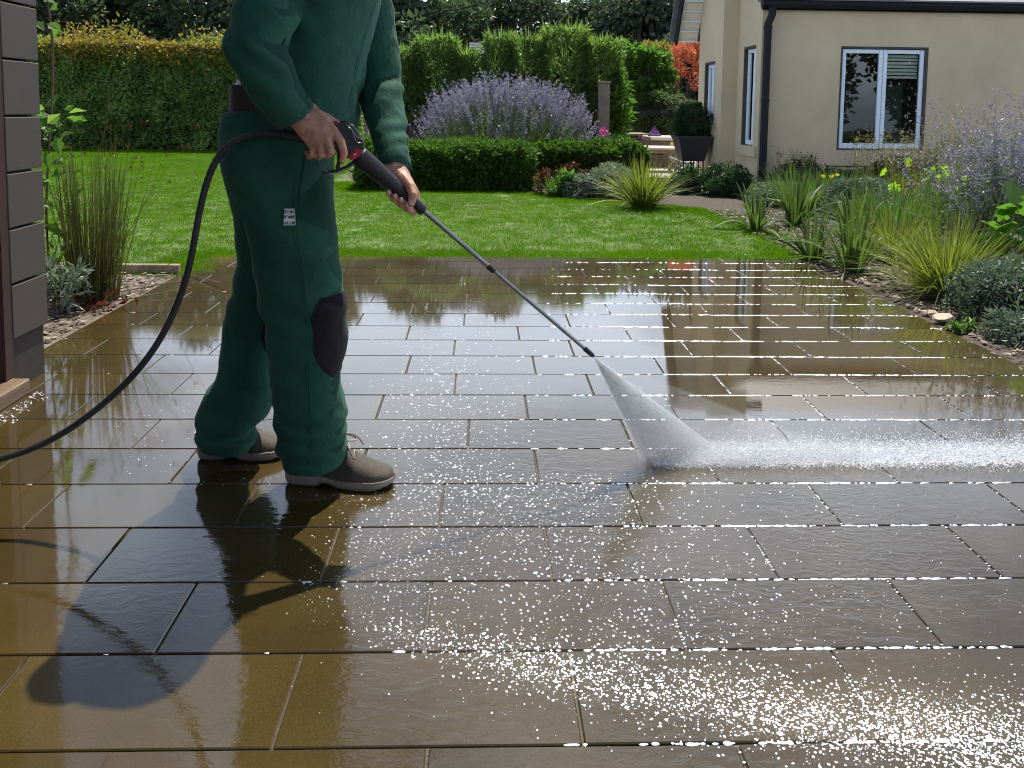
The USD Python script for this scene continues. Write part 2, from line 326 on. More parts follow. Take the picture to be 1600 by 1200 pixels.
leaf('silver_leaf', [(0.1700, 0.2040, 0.1615), (0.2720, 0.3060, 0.2550), (0.3825, 0.4080, 0.3570)], trans=.2)
leaf('grey_leaf', [(.10, .13, .11), (.18, .22, .19), (.30, .33, .30)], trans=.2)
leaf('tussock_leaf', [(0.0884, 0.1086, 0.0243), (0.1608, 0.1675, 0.0392), (0.2473, 0.2135, 0.0717), (0.2743, 0.1797, 0.0785)], trans=.45)
leaf('flax_leaf', [(.055, .085, .028), (.10, .14, .045), (.22, .25, .09)], trans=.3, spec=.18, rough=.55)
leaf('reed_leaf', [(0.0550, 0.0660, 0.0220), (0.0990, 0.0935, 0.0330), (0.1540, 0.0990, 0.0495), (0.1760, 0.0715, 0.0440)], trans=.25)
leaf('fine_grass_leaf', [(.05, .09, .025), (.09, .14, .04), (.17, .19, .09)], trans=.4)
leaf('dry_stem', [(.14, .11, .075), (.24, .20, .13), (.34, .30, .22)], trans=.3)
leaf('russet_leaf', [(0.0780, 0.0150, 0.0120), (0.1200, 0.0360, 0.0240), (0.0720, 0.0420, 0.0180)], trans=.3)
leaf('yellow_flower', [(.55, .42, .05), (.6, .5, .12)], trans=.3)

M('water_glint', {'p': ('principled_bsdf', {'base_color': (.90, .92, .95), 'metallic': 1.0, 'roughness': .24})}, [], 'p.BSDF')  # bright metal finish that imitates sun glints on water

# ------------------------------------------------------------------ ground
part_ground = box((-60, -25, -.5), (60, 90, -.02))
solo('ground', part_ground, 'soil', 'bare garden soil under everything', kind='structure')
TX0, TX1, TY1 = -1.818, 2.205, 6.035
hedge_y = 20.3
lawn_pts = [(TX0 - .005, 5.42), (TX0 - .005, TY1 + .01), (TX1 + .07, TY1 + .01), (2.42, 6.6), (2.56, 7.2), (2.56, 7.9), (2.47, 8.6), (2.25, 9.2), (1.72, 9.6), (1.2, 10.05), (.75, 10.6), (.6, 10.9), (-1.5, 10.95), (-2.0, 13.2), (-2.2, 16), (-2.5, 20.4), (-14, 20.4), (-14, 5.42)]
LAWN = Polygon(lawn_pts)
def sheet(poly, z, step=None):
    m = trimesh.creation.triangulate_polygon(poly, engine='earcut'); v, f = m
    v = np.c_[v, np.full(len(v), z)]; n = np.cross(v[f[:, 1]] - v[f[:, 0]], v[f[:, 2]] - v[f[:, 0]])[:, 2]
    f = np.where((n < 0)[:, None], f[:, ::-1], f); return v, f
solo('lawn', sheet(LAWN, -.012), 'lawn_soil', 'mown green lawn between the wet terrace and the hedges', kind='structure')

def instancer(name, protos, mats, pos, idx, scale, yaw, label, parent=None, kind='stuff', quats=None):
    p = path_for('/World' if parent is None else str(parent.GetPath()), name)
    pi = UsdGeom.PointInstancer.Define(stage, p)
    for k, (m, mt) in enumerate(zip(protos, mats)):
        usdkit.mesh(stage, f'{p}/prototype_{k:03d}', m, MAT[mt], False)
        pi.CreatePrototypesRel().AddTarget(f'{p}/prototype_{k:03d}')
    pi.CreateProtoIndicesAttr(Vt.IntArray.FromNumpy(np.asarray(idx, np.int32)))
    pi.CreatePositionsAttr(Vt.Vec3fArray.FromNumpy((np.asarray(pos, float) - BASE.get('/World' if parent is None else str(parent.GetPath()), 0)).astype(np.float32)))
    sc = np.asarray(scale, np.float32)
    if sc.ndim == 1: sc = np.repeat(sc[:, None], 3, 1)
    pi.CreateScalesAttr(Vt.Vec3fArray.FromNumpy(np.ascontiguousarray(sc)))
    y = np.asarray(yaw, float)
    pi.CreateOrientationsAttr(Vt.QuathArray([Gf.Quath(float(math.cos(a / 2)), 0, 0, float(math.sin(a / 2))) for a in y]))
    tag(pi.GetPrim(), label, None, None, kind); return pi

protos = []
for k in range(5):
    n = 820; b = np.c_[rng.uniform(-.2, .2, (n, 2)), np.full(n, -.012)]
    d = np.c_[rng.normal(0, .45, (n, 2)), np.ones(n)]
    protos.append(blades(b, d, rng.uniform(.018, .040, n), rng.uniform(.0022, .0040, n), rng.uniform(.1, .7, n), rng, 2))
gp = []
for x in np.arange(-11.8, 2.8, .33):
    for y in np.arange(5.5, 20.5, .33):
        q = (x + rng.uniform(-.05, .05), y + rng.uniform(-.05, .05))
        if LAWN.buffer(-.12).contains(Point(q)) and x > -.62 * y - .5: gp.append((*q, 0))
# a dense ragged fringe along the lawn's edges
ln = LAWN.exterior
for s in np.arange(0, ln.length, .12):
    q = LAWN.buffer(-.10).exterior.interpolate(s)
    if q.y < 12 and q.x > -4: gp.append((q.x, q.y, 0))
gp = np.array(gp)
instancer('grass', protos, ['grass_leaf'] * 5, gp, rng.integers(0, 5, len(gp)), rng.uniform(.8, 1.2, len(gp)), rng.uniform(0, 6.28, len(gp)), 'short mown grass blades covering the lawn')

# ------------------------------------------------------------------ terrace of wet slabs, each a part
terrace = thing('terrace', 'terrace of wet brown concrete slabs in half-bond rows, joints glittering with water', None, (0, 0, 0), kind='structure')
part(terrace, 'mortar_bed', box((TX0 + .004, -.4, -.06), (TX1 - .004, TY1 - .004, -.0045)), 'mortar')
Y0, RW, SL, J = 1.3364, .25, .5, .0024
JOINTS = []
k = 0
for row in range(-7, 19):
    y0, y1 = Y0 + row * RW, Y0 + (row + 1) * RW
    if row == 18: y1 = TY1
    off = (.155 if row % 2 == 0 else .405) + rng.uniform(-.02, .02) + {1: .01, 5: .05, 8: .05}.get(row, 0)
    xs = [TX0] + [x for x in np.arange(-4 + off, 4, SL) if TX0 + .06 < x < TX1 - .06] + [TX1]
    JOINTS.append((y0, xs))
    for a, b in zip(xs[:-1], xs[1:]):
        dz = rng.normal(0, .0003); tx, ty = rng.normal(0, .0005, 2)
        v, f = box((a + J, y0 + J, -.05), (b - J, y1 - J, 0), .0020)
        v = v.copy(); v[:, 2] += dz + (v[:, 0] - (a + b) / 2) * tx + (v[:, 1] - (y0 + y1) / 2) * ty
        part(terrace, 'slab', (v, f), f'wet_paving_{rng.integers(0, 4)}')

# ------------------------------------------------------------------ garden room on the left
BX = -1.640
gr = thing('garden_room', 'dark garden room with lapped grey-brown boards and a glazed sliding door', 'building', (BX - 2, 1, 0))
NY = 3.115
zb = .19
part(gr, 'plinth', box((BX - .03, NY, -.02), (BX - .012, 3.345, zb)), 'plinth')
z = zb
while z < 3.0:
    part(gr, 'board', box((BX - .022, NY, z), (BX, 3.36, z + .187), .002), 'board')
    z += .1965
part(gr, 'wall', box((BX - 3.2, NY + .004, .02), (BX - .03, 3.34, 2.99)), 'plinth')
part(gr, 'frame', box((BX - .045, NY - .055, .03), (BX - .003, NY - .002, 2.95)), 'maroon_frame')
part(gr, 'frame', box((BX - .10, NY - .125, .06), (BX - .05, NY - .058, 2.6)), 'dark_frame')
part(gr, 'frame', box((BX - .10, -1.5, 2.6), (BX - .004, NY - .058, 2.95)), 'dark_frame')
part(gr, 'glass', box((BX - .082, -1.5, .07), (BX - .074, NY - .127, 2.6)), 'window_glass')
for i, (xx0, xx1, zz) in enumerate(((BX - .10, BX - .052, .062), (BX - .050, BX - .022, .05))):
    part(gr, 'sliding_track', box((xx0, -1.5, .03), (xx1, NY - .128, zz)), 'aluminium')
part(gr, 'threshold', box((BX - .02, -1.5, .0), (BX + .055, NY - .01, .052), .004), 'timber')
part(gr, 'threshold_upstand', box((BX - .12, -1.5, -.02), (BX - .0215, NY - .06, .03)), 'plinth')
part(gr, 'floor', box((BX - 3.2, -1.5, -.02), (BX - .12, NY, .02)), 'room_dark')
part(gr, 'back_wall', box((BX - 3.3, -1.5, .02), (BX - 3.2, 3.3, 2.99)), 'room_dark')
part(gr, 'roof', box((BX - 3.4, -1.6, 3.0), (BX + .02, 3.38, 3.12)), 'gutter')
part(gr, 'end_wall', box((BX - 3.2, -1.6, .02), (BX - .1, -1.5, 2.99)), 'room_dark')

# ------------------------------------------------------------------ rendered house on the right
HY = 11.07
c0 = P(1187, 150, HY); HX = c0[0]
zE = P(1300, 18, HY)[2]                      # underside of the gutter
JY = PX(1150, 180, HX)[1]                    # where the wall steps out
JX = P(1126, 180, JY)[0]
BY = PX(1090, 180, JX)[1]
house = thing('house', 'beige rendered house with dark gutter, white casement windows and a stepped side wall', 'house', (HX, HY, 0))
w0, w1 = P(1314, 74, HY), P(1453, 74, HY); wz1, wz0 = P(1380, 73, HY)[2], P(1380, 235, HY)[2]
wx0, wx1 = P(1311, 150, HY)[0], P(1447, 150, HY)[0]
XR = 9.5
T = .22
front = mani(box((HX, HY, -.05), (XR, HY + T, zE + .12))) - mani(box((wx0, HY - .1, wz0), (wx1, HY + .5, wz1)))
part(house, 'wall', front, 'stucco')
a1, a0 = PX(1160, 150, HX)[1], PX(1184, 150, HX)[1]
az1, az0 = PX(1172, 72, HX)[2], PX(1172, 228, HX)[2]
_sl = lambda y: zE + .09 + .456 * (y - HY + .2)
_ya = HY + T + .002
sideA = Manifold.hull_points(np.array([(x, y, z) for x in (HX, HX + T) for y, z in ((_ya, -.05), (JY - .001, -.05), (_ya, _sl(_ya)), (JY - .001, _sl(JY)))])) - mani(box((HX - .1, a0, az0), (HX + .5, a1, az1)))
part(house, 'wall', sideA, 'stucco')
b1, b0 = PX(1100, 150, JX)[1], PX(1116, 150, JX)[1]
bz1, bz0 = PX(1108, 97, JX)[2], PX(1108, 195, JX)[2]
sideB = mani(box((JX, JY, -.05), (JX + .5, BY, 3.3))) - mani(box((JX - .1, b0, bz0), (JX + .25, b1, bz1)))
part(house, 'wall', sideB, 'stucco')
part(house, 'wall', box((JX + .503, BY - T, -.05), (XR, BY, 3.3)), 'stucco')
def casement(x0, x1, z0, z1, y, fw=.05, mirrored_slats=False):
    """A window in the front wall: brown reveal, two white casements, glass, a dark room behind."""
    w = part(house, 'window', cat_([box((x0 + .001, y - .004, z1 - .03), (x1 - .001, y + .05, z1 - .001)), box((x0 + .001, y - .004, z0 + .001), (x1 - .001, y + .05, z0 + .018)), box((x0 + .001, y - .004, z0 + .02), (x0 + .022, y + .05, z1 - .032)), box((x1 - .04, y - .004, z0 + .02), (x1 - .001, y + .05, z1 - .032))]), 'reveal', label='two-light white casement window with pale slats behind its right pane standing in for a reflection')
    X0, X1, Z0, Z1 = x0 + .024, x1 - .042, z0 + .02, z1 - .034; xm = (X0 + X1) / 2
    for q, (s0, s1) in enumerate(((X0, xm - .003), (xm + .003, X1))):
        yf = y + .012
        part(w, 'frame', cat_([box((s0, yf, Z0), (s0 + fw, yf + .045, Z1), .004), box((s1 - fw, yf, Z0), (s1, yf + .045, Z1), .004), box((s0 + fw + .0005, yf + .002, Z0), (s1 - fw - .0005, yf + .043, Z0 + fw * 1.35), .004), box((s0 + fw + .0005, yf + .002, Z1 - fw), (s1 - fw - .0005, yf + .043, Z1), .004)]), 'window_white')
        part(w, 'pane', box((s0 + fw - .004, yf + .02, Z0 + fw), (s1 - fw + .004, yf + .024, Z1 - fw + .004)), 'window_glass')
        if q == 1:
            for i in range(7):  # slats modelled behind the glass in place of a mirrored pergola
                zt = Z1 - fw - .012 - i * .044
                part(w, 'blind_slat', obox(((s0 + s1) / 2, yf + .075, zt - .014), (1, 0, 0), (0, .94, -.34), (0, .34, .94), (s1 - s0) / 2 - fw, .003, .0165), 'mirrored_slats')
            part(w, 'curtain', box((s0 + fw + .09, yf + .30, Z0), (s1 - fw - .06, yf + .33, Z1 - .42)), 'curtain')
        else:
            part(w, 'curtain', box((s0, yf + .55, Z0), (s1, yf + .58, Z1 - .40)), 'room_dark')
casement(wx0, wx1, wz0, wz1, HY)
part(house, 'room', cat_([box((wx0 - .6, HY + 1.2, wz0 - .7), (wx1 + .6, HY + 1.25, wz1 + .4)), box((wx0 - .6, HY + T + .01, wz0 - .75), (wx1 + .6, HY + 1.2, wz0 - .7))]), 'room_dark')
part(house, 'window_sill', box((wx0 - .13, HY - .012, wz0 - .21), (wx1 + .02, HY - .001, wz0 - .198)), 'reveal')
def side_window(X, y0, y1, z0, z1, lab):
    w = part(house, 'window', cat_([box((X + .003, y1 - .03, z0), (X + .11, y1 - .001, z1 - .03)), box((X + .003, y0 + .001, z0), (X + .11, y0 + .02, z1 - .03)), box((X + .003, y0 + .001, z1 - .029), (X + .11, y1 - .001, z1 - .001))]), 'reveal', label=lab)
    ym = (y0 + y1) / 2
    for s0, s1 in ((y0 + .022, ym - .003), (ym + .003, y1 - .032)):
        f = .045
        part(w, 'frame', cat_([box((X + .05, s0, z0 + .01), (X + .095, s0 + f, z1 - .03)), box((X + .05, s1 - f, z0 + .01), (X + .095, s1, z1 - .03)), box((X + .052, s0 + f, z0 + .01), (X + .093, s1 - f, z0 + .07)), box((X + .052, s0 + f, z1 - .08), (X + .093, s1 - f, z1 - .03))]), 'window_white')
        part(w, 'pane', box((X + .07, s0 + f, z0 + .06), (X + .074, s1 - f, z1 - .07)), 'window_glass')
    part(w, 'sill', box((X - .03, y0 - .04, z0 - .13), (X - .001, y1 + .04, z0 - .002)), 'stucco')
    part(w, 'inside', box((X + .19, y0 + .002, z0 + .002), (X + .20, y1 - .002, z1 - .002)), 'curtain')
side_window(HX, a0, a1, az0, az1, 'narrow white side window nearest the downpipe')
side_window(JX, b0, b1, bz0, bz1, 'narrow white side window above the clipped ball planter')
# front gutter, fascia, roof slope
part(house, 'fascia', box((HX - .02, HY - .05, zE + .01), (XR, HY - .002, zE + .17)), 'gutter')
gut = []
th = np.linspace(math.pi, 2 * math.pi, 9); prof = [(HY - .115 + .062 * math.cos(t), zE + .095 + .075 * math.sin(t)) for t in th]
pr = np.array(prof + [(HY - .045, zE + .112), (HY - .185, zE + .112)])
gv = np.vstack([np.c_[np.full(len(pr), x), pr] for x in (HX - .05, XR)]); n = len(pr)
gf = [(i, (i + 1) % n, n + (i + 1) % n) for i in range(n)] + [(i, n + (i + 1) % n, n + i) for i in range(n)] + [(0, i + 1, i) for i in range(1, n - 1)] + [(n, n + i, n + i + 1) for i in range(1, n - 1)]
part(house, 'gutter', (gv, np.array(gf)), 'gutter')
rx = 0
zr = zE + .13
part(house, 'roof', (np.array([[HX - .06, HY - .20, zr], [XR, HY - .20, zr], [XR, HY + 3.2, zr + 1.55], [HX - .06, HY + 3.2, zr + 1.55], [HX - .06, HY - .20, zr - .02], [XR, HY - .20, zr - .02], [XR, HY + 3.2, zr + 1.5], [HX - .06, HY + 3.2, zr + 1.5]]), np.array([[0, 1, 2], [0, 2, 3], [5, 4, 7], [5, 7, 6], [4, 5, 1], [4, 1, 0], [7, 4, 0], [7, 0, 3]])), 'roofing')
# downpipe with swan neck and shoe
dx, dy = HX + .055, HY - .055
zt = zE + .03
part(house, 'downpipe', tube([(dx + .03, HY - .10, zt), (dx + .03, HY - .10, zt - .09), (dx, dy, zt - .20), (dx, dy, 1.0), (dx, dy, .16), (dx - .04, dy - .02, .08), (dx - .12, dy - .06, .03)], .048, 12), 'gutter', 40)
for zz in (zt - .24, 1.15, .25): part(house, 'pipe_bracket', tube([(dx, dy, zz - .012), (dx, dy, zz + .012)], .056, 12), 'gutter', 40)
# raking eave of the side gable: soffit boards, pale battens, dark barge board
e0, e1 = PX(1090, 64, JX), PX(1101, 0, JX); eo = JX - P(1063, 56, BY)[0]
ed = unit(e1 - e0); en = unit(np.cross(ed, [1.0, 0, 0])); en = en if en[2] > 0 else -en; EL = 1.5; e0 = e0 - ed * .03
part(house, 'soffit', obox(e0 + ed * EL / 2 + en * .03 + np.array([-eo / 2, 0, 0]), (1, 0, 0), ed, en, eo / 2 - .002, EL / 2, .009), 'soffit')
for q in np.arange(.02, EL, .165): part(house, 'batten', obox(e0 + ed * q + en * .009 + np.array([-eo / 2, 0, 0]), (1, 0, 0), ed, en, eo / 2 - .004, .013, .011), 'window_white')
part(house, 'barge_board', obox(e0 + ed * EL / 2 + en * .06 + np.array([-eo - .016, 0, 0]), (1, 0, 0), ed, en, .013, EL / 2 + .05, .085), 'gutter')
part(house, 'roof', obox(e0 + ed * EL / 2 + en * .175 + np.array([.3, 0, 0]), (1, 0, 0), ed, en, eo + .4, EL / 2 + .06, .02), 'roofing')

# patio beside the house with furniture
solo('patio', box((1.9, 12.9, -.02), (4.4, 17.5, .03)), 'path_paving', 'pale sunlit paving beside the house wall', kind='structure')
tz = .03
tb = thing('garden_table', 'square garden table with a pale top standing on the patio', 'table', (2.95, 14.3, tz))
tt = P(1028, 229, 14.3)[2]; tx0, tx1 = P(996, 229, 14.3)[0], P(1059, 229, 14.3)[0]
part(tb, 'tabletop', box((tx0, 14.0, tt - .035), (tx1, 14.62, tt), .006), 'table_top')
part(tb, 'apron', box((tx0 + .05, 14.05, tt - .10), (tx1 - .05, 14.57, tt - .037)), 'old_timber')
for x in (tx0 + .07, tx1 - .07):
    for y in (14.07, 14.55): part(tb, 'leg', box((x - .025, y - .025, tz), (x + .025, y + .025, tt - .101)), 'old_timber')
hb = thing('barbecue_hearth', 'rough timber and stone barbecue bench with a dark firebox behind the table', 'barbecue', (2.9, 15.4, tz))
h0, h1, ht = P(985, 214, 15.4)[0], P(1052, 214, 15.4)[0], P(1030, 213, 15.4)[2]
hm = mani(box((h0, 15.2, tz), (h1, 15.9, ht - .06))) - mani(box((h0 + .25, 15.1, .25), (h1 - .2, 15.6, ht - .2)))
part(hb, 'base', hm, 'hearth'); part(hb, 'slab_top', box((h0 + .3, 15.1, ht - .058), (h1 + .05, 15.95, ht), .01), 'table_top')
part(hb, 'side_shelf', box((h0 - .12, 15.15, ht + .02), (h0 + .28, 15.9, ht + .05), .006), 'old_timber')
q0 = P(1024, 213, 15.3)
pyr = thing('pyramid_ornament', 'small purple glazed pyramid ornament standing on the barbecue bench', 'ornament', (q0[0], 15.4, ht))
part(pyr, 'base', box((q0[0] - .10, 15.3, ht + .001), (q0[0] + .10, 15.5, ht + .04), .008), 'purple_glaze')
part(pyr, 'cone', loft([np.array([(q0[0] + r_ * math.cos(a), 15.4 + r_ * math.sin(a), ht + z_) for a in np.linspace(.785, .785 + 2 * math.pi, 4, endpoint=False)]) for r_, z_ in ((.125, .041), (.06, .11), (.012, .17), (.006, .19))]), 'purple_glaze')
lp = P(1043, 231, 15.0)
lt = thing('lantern', 'small amber glass lantern on the back of the garden table', 'lantern', (lp[0], 14.5, tt))
part(lt, 'body', box((lp[0] - .05, 14.45, tt + .003), (lp[0] + .05, 14.55, tt + .075), .004), 'lamp_yellow'); part(lt, 'cap', box((lp[0] - .06, 14.44, tt + .076), (lp[0] + .06, 14.56, tt + .09), .003), 'pot')
st = thing('folding_stool', 'low white folding stool between the table and the ball planter', 'stool', (3.15, 13.9, tz))
sx0, sx1 = P(1050, 260, 13.9)[0], P(1068, 260, 13.9)[0]
part(st, 'seat', obox(((sx0 + sx1) / 2, 13.9, .24), (.96, 0, -.28), (0, 1, 0), (.28, 0, .96), .13, .15, .012), 'window_white')
for s in (-1, 1): part(st, 'leg', tube([(sx0, 13.9 + s * .13, tz), (sx1, 13.9 + s * .13, .23)], .01, 6), 'grey_steel'); part(st, 'leg', tube([(sx1, 13.9 + s * .11, tz), (sx0, 13.9 + s * .11, .25)], .01, 6), 'grey_steel')

# ball planter on a stand
PYd = 12.6
pc = P(1080, 240, PYd); pt, pb = P(1080, 212, PYd)[2], P(1080, 251, PYd)[2]; pw = (P(1107, 230, PYd)[0] - P(1056, 230, PYd)[0]) / 2
pl = thing('planter', 'dark square tapered planter on a thin metal stand by the house corner', 'planter', (pc[0], PYd, 0))
sq = lambda h, z: np.array([(pc[0] - h, PYd - h, z), (pc[0] + h, PYd - h, z), (pc[0] + h, PYd + h, z), (pc[0] - h, PYd + h, z)])
part(pl, 'pot', loft([sq(pw * .66, pb), sq(pw * 1.0, pt - .03), sq(pw * 1.05, pt - .03), sq(pw * 1.05, pt), sq(pw * .92, pt), sq(pw * .9, pt - .04)]), 'pot')
for sx in (-1, 1):
    for sy in (-1, 1): part(pl, 'stand_leg', tube([(pc[0] + sx * pw * .6, PYd + sy * pw * .6, 0), (pc[0] + sx * pw * .6, PYd + sy * pw * .6, pb + .01)], .010, 6), 'gutter')

# ------------------------------------------------------------------ vegetation builders
def shell_points(n, c, rad, r, inner=.75):
    d = rnd_unit(n, r); return np.asarray(c) + d * np.asarray(rad) * (r.uniform(inner ** 3, 1, n) ** (1 / 3))[:, None], d
def blob_core(c, rad, amp=.12, seed=0, sub=3):
    m = trimesh.creation.icosphere(subdivisions=sub); v = m.vertices.copy()
    v *= (1 - amp + 2 * amp * meshkit.noise(v * 2.5 + seed * 3.1, seed))[:, None]
    return v * np.asarray(rad) + np.asarray(c), m.faces
def bush(name, label, c, rad, n, size, mat, seed, stems=6, group=None, clumps=26, aspect=.5, bias=.6, flat=0.0, core=.72, low=-.55, crad=.30):
    """A rounded shrub: stems and a crown of many leaves held in clumps over an uneven outline."""
    r = np.random.default_rng(seed); c = np.asarray(c, float); rad = np.asarray(rad, float)
    t = thing(name, label, 'shrub', (c[0], c[1], 0), group=group)
    cen, _ = shell_points(clumps, (0, 0, 0), np.ones(3), r, .55); cen = cen[cen[:, 2] > low]
    w = r.integers(0, len(cen), n); d = rnd_unit(n, r)
    q = cen[w] * (1 - flat * .0) + d * (r.uniform(.4, 1, n) ** .5)[:, None] * crad
    out = np.linalg.norm(q, axis=1); q[out > 1.12] *= (1.12 / out[out > 1.12])[:, None]
    p = c + q * rad; nr = unit(q * .7 + d * .6)
    part(t, 'crown', leaves(p, size, r, nr, bias, aspect), mat)
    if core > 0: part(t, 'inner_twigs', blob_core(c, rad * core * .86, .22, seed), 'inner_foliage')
    for i in range(stems):
        e = c + rad * .6 * rnd_unit(1, r)[0]; e[2] = max(e[2], c[2])
        b = np.array([c[0] + r.normal(0, .05), c[1] + r.normal(0, .05), 0])
        part(t, 'stem', tube([b, (b + e) / 2 + r.normal(0, .03, 3), e], [.014, .010, .004], 6), 'bark')
    return t
def tree(name, label, x, y, h, w, n, size, mat, seed, trunk_r=.16, crown0=.25, clumps=34, group=None):
    r = np.random.default_rng(seed)
    t = thing(name, label, 'tree', (x, y, 0), group=group)
    lean = r.normal(0, .03, 2) * h
    tp = np.array([(x + lean[0] * s ** 1.5 + .12 * math.sin(3 * s + seed), y + lean[1] * s, h * .92 * s) for s in np.linspace(0, 1, 9)])
    part(t, 'trunk', tube(tp, trunk_r * np.linspace(1, .12, 9) ** .8, 9), 'bark', 50)
    cs, rs = [], []
    for i in range(clumps):
        s = r.uniform(crown0, 1.0); wd = w * (math.sin(math.pi * (.18 + .78 * (s - crown0) / (1 - crown0))) ** .7)
        a = r.uniform(0, 6.28); rr = wd * r.uniform(.35, 1.0)
        cs.append((x + lean[0] * s + rr * math.cos(a), y + lean[1] * s + rr * math.sin(a), h * s)); rs.append(w * r.uniform(.22, .42))
        if i < 9:
            b = tp[max(1, int(8 * (s * .75)))]
            part(t, 'limb', tube([b, (b + np.array(cs[-1])) / 2 + np.array([0, 0, -.12]), cs[-1]], [trunk_r * .42, trunk_r * .25, trunk_r * .08], 6), 'bark', 50)
    cs, rs = np.array(cs), np.array(rs); k = r.integers(0, clumps, n); d = rnd_unit(n, r)
    p = cs[k] + d * (rs[k] * r.uniform(.3, 1.05, n) ** .6)[:, None] * np.array([1, 1, .7])
    part(t, 'crown', leaves(p, size, r, unit(d + [0, 0, .3]), .5, .55), mat)
    return t
def tussock(name, label, x, y, n, L, W, mat, seed, spread=.6, bend=.45, base=.06, group=None, cat='ornamental grass', seg=5, z=0, lean=(0, 0)):
    r = np.random.default_rng(seed); t = thing(name, label, cat, (x, y, z), group=group)
    a = r.uniform(0, 6.28, n); rr = base * np.sqrt(r.uniform(0, 1, n)); b = np.c_[x + rr * np.cos(a), y + rr * np.sin(a), np.full(n, z - .01)]
    tilt = np.abs(r.normal(0, spread, n)); d = np.c_[np.cos(a) * np.sin(tilt) + lean[0], np.sin(a) * np.sin(tilt) + lean[1], np.cos(tilt) + .12]
    part(t, 'leaf_blades', blades(b, d, L * r.uniform(.5, 1.1, n), W * r.uniform(.7, 1.2, n), bend * r.uniform(.3, 1.3, n), r, seg), mat)
    return t, r
def flax(name, label, x, y, n, L, W, seed, group=None):
    """A strap-leaved clump: every leaf a part of its own."""
    r = np.random.default_rng(seed); t = thing(name, label, 'plant', (x, y, 0), group=group)
    for i in range(n):
        a = r.uniform(0, 6.28); tilt = abs(r.normal(.22, .55)) ; s = 1
        d = np.array([[math.cos(a) * math.sin(tilt), math.sin(a) * math.sin(tilt), math.cos(tilt)]])
        b = np.array([[x + .05 * math.cos(a), y + .05 * math.sin(a), -.005]])
        part(t, 'leaf', blades(b, d, L * r.uniform(.55, 1.1), W * r.uniform(.7, 1.1), r.uniform(.15, .8) * (tilt + .35), r, 6, side=unit(np.array([[-math.sin(a), math.cos(a), r.normal(0, .3)]]))), 'flax_leaf')
    return t
def spikes(b, tip, r, nf, fs, frac=.45):
    """Flower spikes: small petals whorled round the upper part of each stem. Returns points and outward directions."""
    n = len(b); k = np.repeat(np.arange(n), nf); s = r.uniform(1 - frac, 1.0, len(k)); d = rnd_unit(len(k), r); d[:, 2] = np.abs(d[:, 2]) * .8
    return b[k] + (tip - b)[k] * s[:, None] + d * .008, unit(d)
def lavender(name, label, c, w, h, n, seed, nf=14, L=(.25, .45), fs=.022, mound=.6, flower='lavender_flower', fr=.4, stem_w=.004, cat='lavender'):
    r = np.random.default_rng(seed); t = thing(name, label, cat, (c[0], c[1], c[2]))
    a = r.uniform(0, 6.28, n); q = np.sqrt(r.uniform(0, 1, n)); 
    x, y = c[0] + w[0] * q * np.cos(a), c[1] + w[1] * q * np.sin(a)
    zt = c[2] + h * (mound + (1 - mound) * np.sqrt(np.maximum(0, 1 - q ** 2)))
    dirn = unit(np.c_[.62 * q * np.cos(a) + r.normal(0, .10, n), .62 * q * np.sin(a) + r.normal(0, .10, n), np.ones(n)])
    Ls = r.uniform(L[0], L[1], n); tip = np.c_[x, y, zt] * 1.0 + dirn * (Ls * .5)[:, None] + np.c_[np.zeros((n, 2)), r.normal(0, .05, n)]; b = tip - dirn * (Ls * 1.6)[:, None]
    b[:, 2] = np.maximum(b[:, 2], c[2] + .02)
    part(t, 'stems', blades(b, tip - b, np.linalg.norm(tip - b, axis=1), stem_w, 0.0, r, 2), 'lavender_stem')
    p, d = spikes(b, tip, r, nf, fs, fr); part(t, 'flowers', leaves(p, fs, r, d, .8, .7), flower)
    m = int(n * 9); a = r.uniform(0, 6.28, m); q = np.sqrt(r.uniform(0, 1, m)); z = c[2] + r.uniform(.0, 1, m) * h * (mound + (1 - mound) * np.sqrt(1 - q ** 2)) * .95
    p = np.c_[c[0] + w[0] * q * np.cos(a), c[1] + w[1] * q * np.sin(a), z]
    part(t, 'foliage', leaves(p, .07, r, np.tile([0, 0, 1.0], (m, 1)), 1.0, .14), 'lavender_stem')
    return t

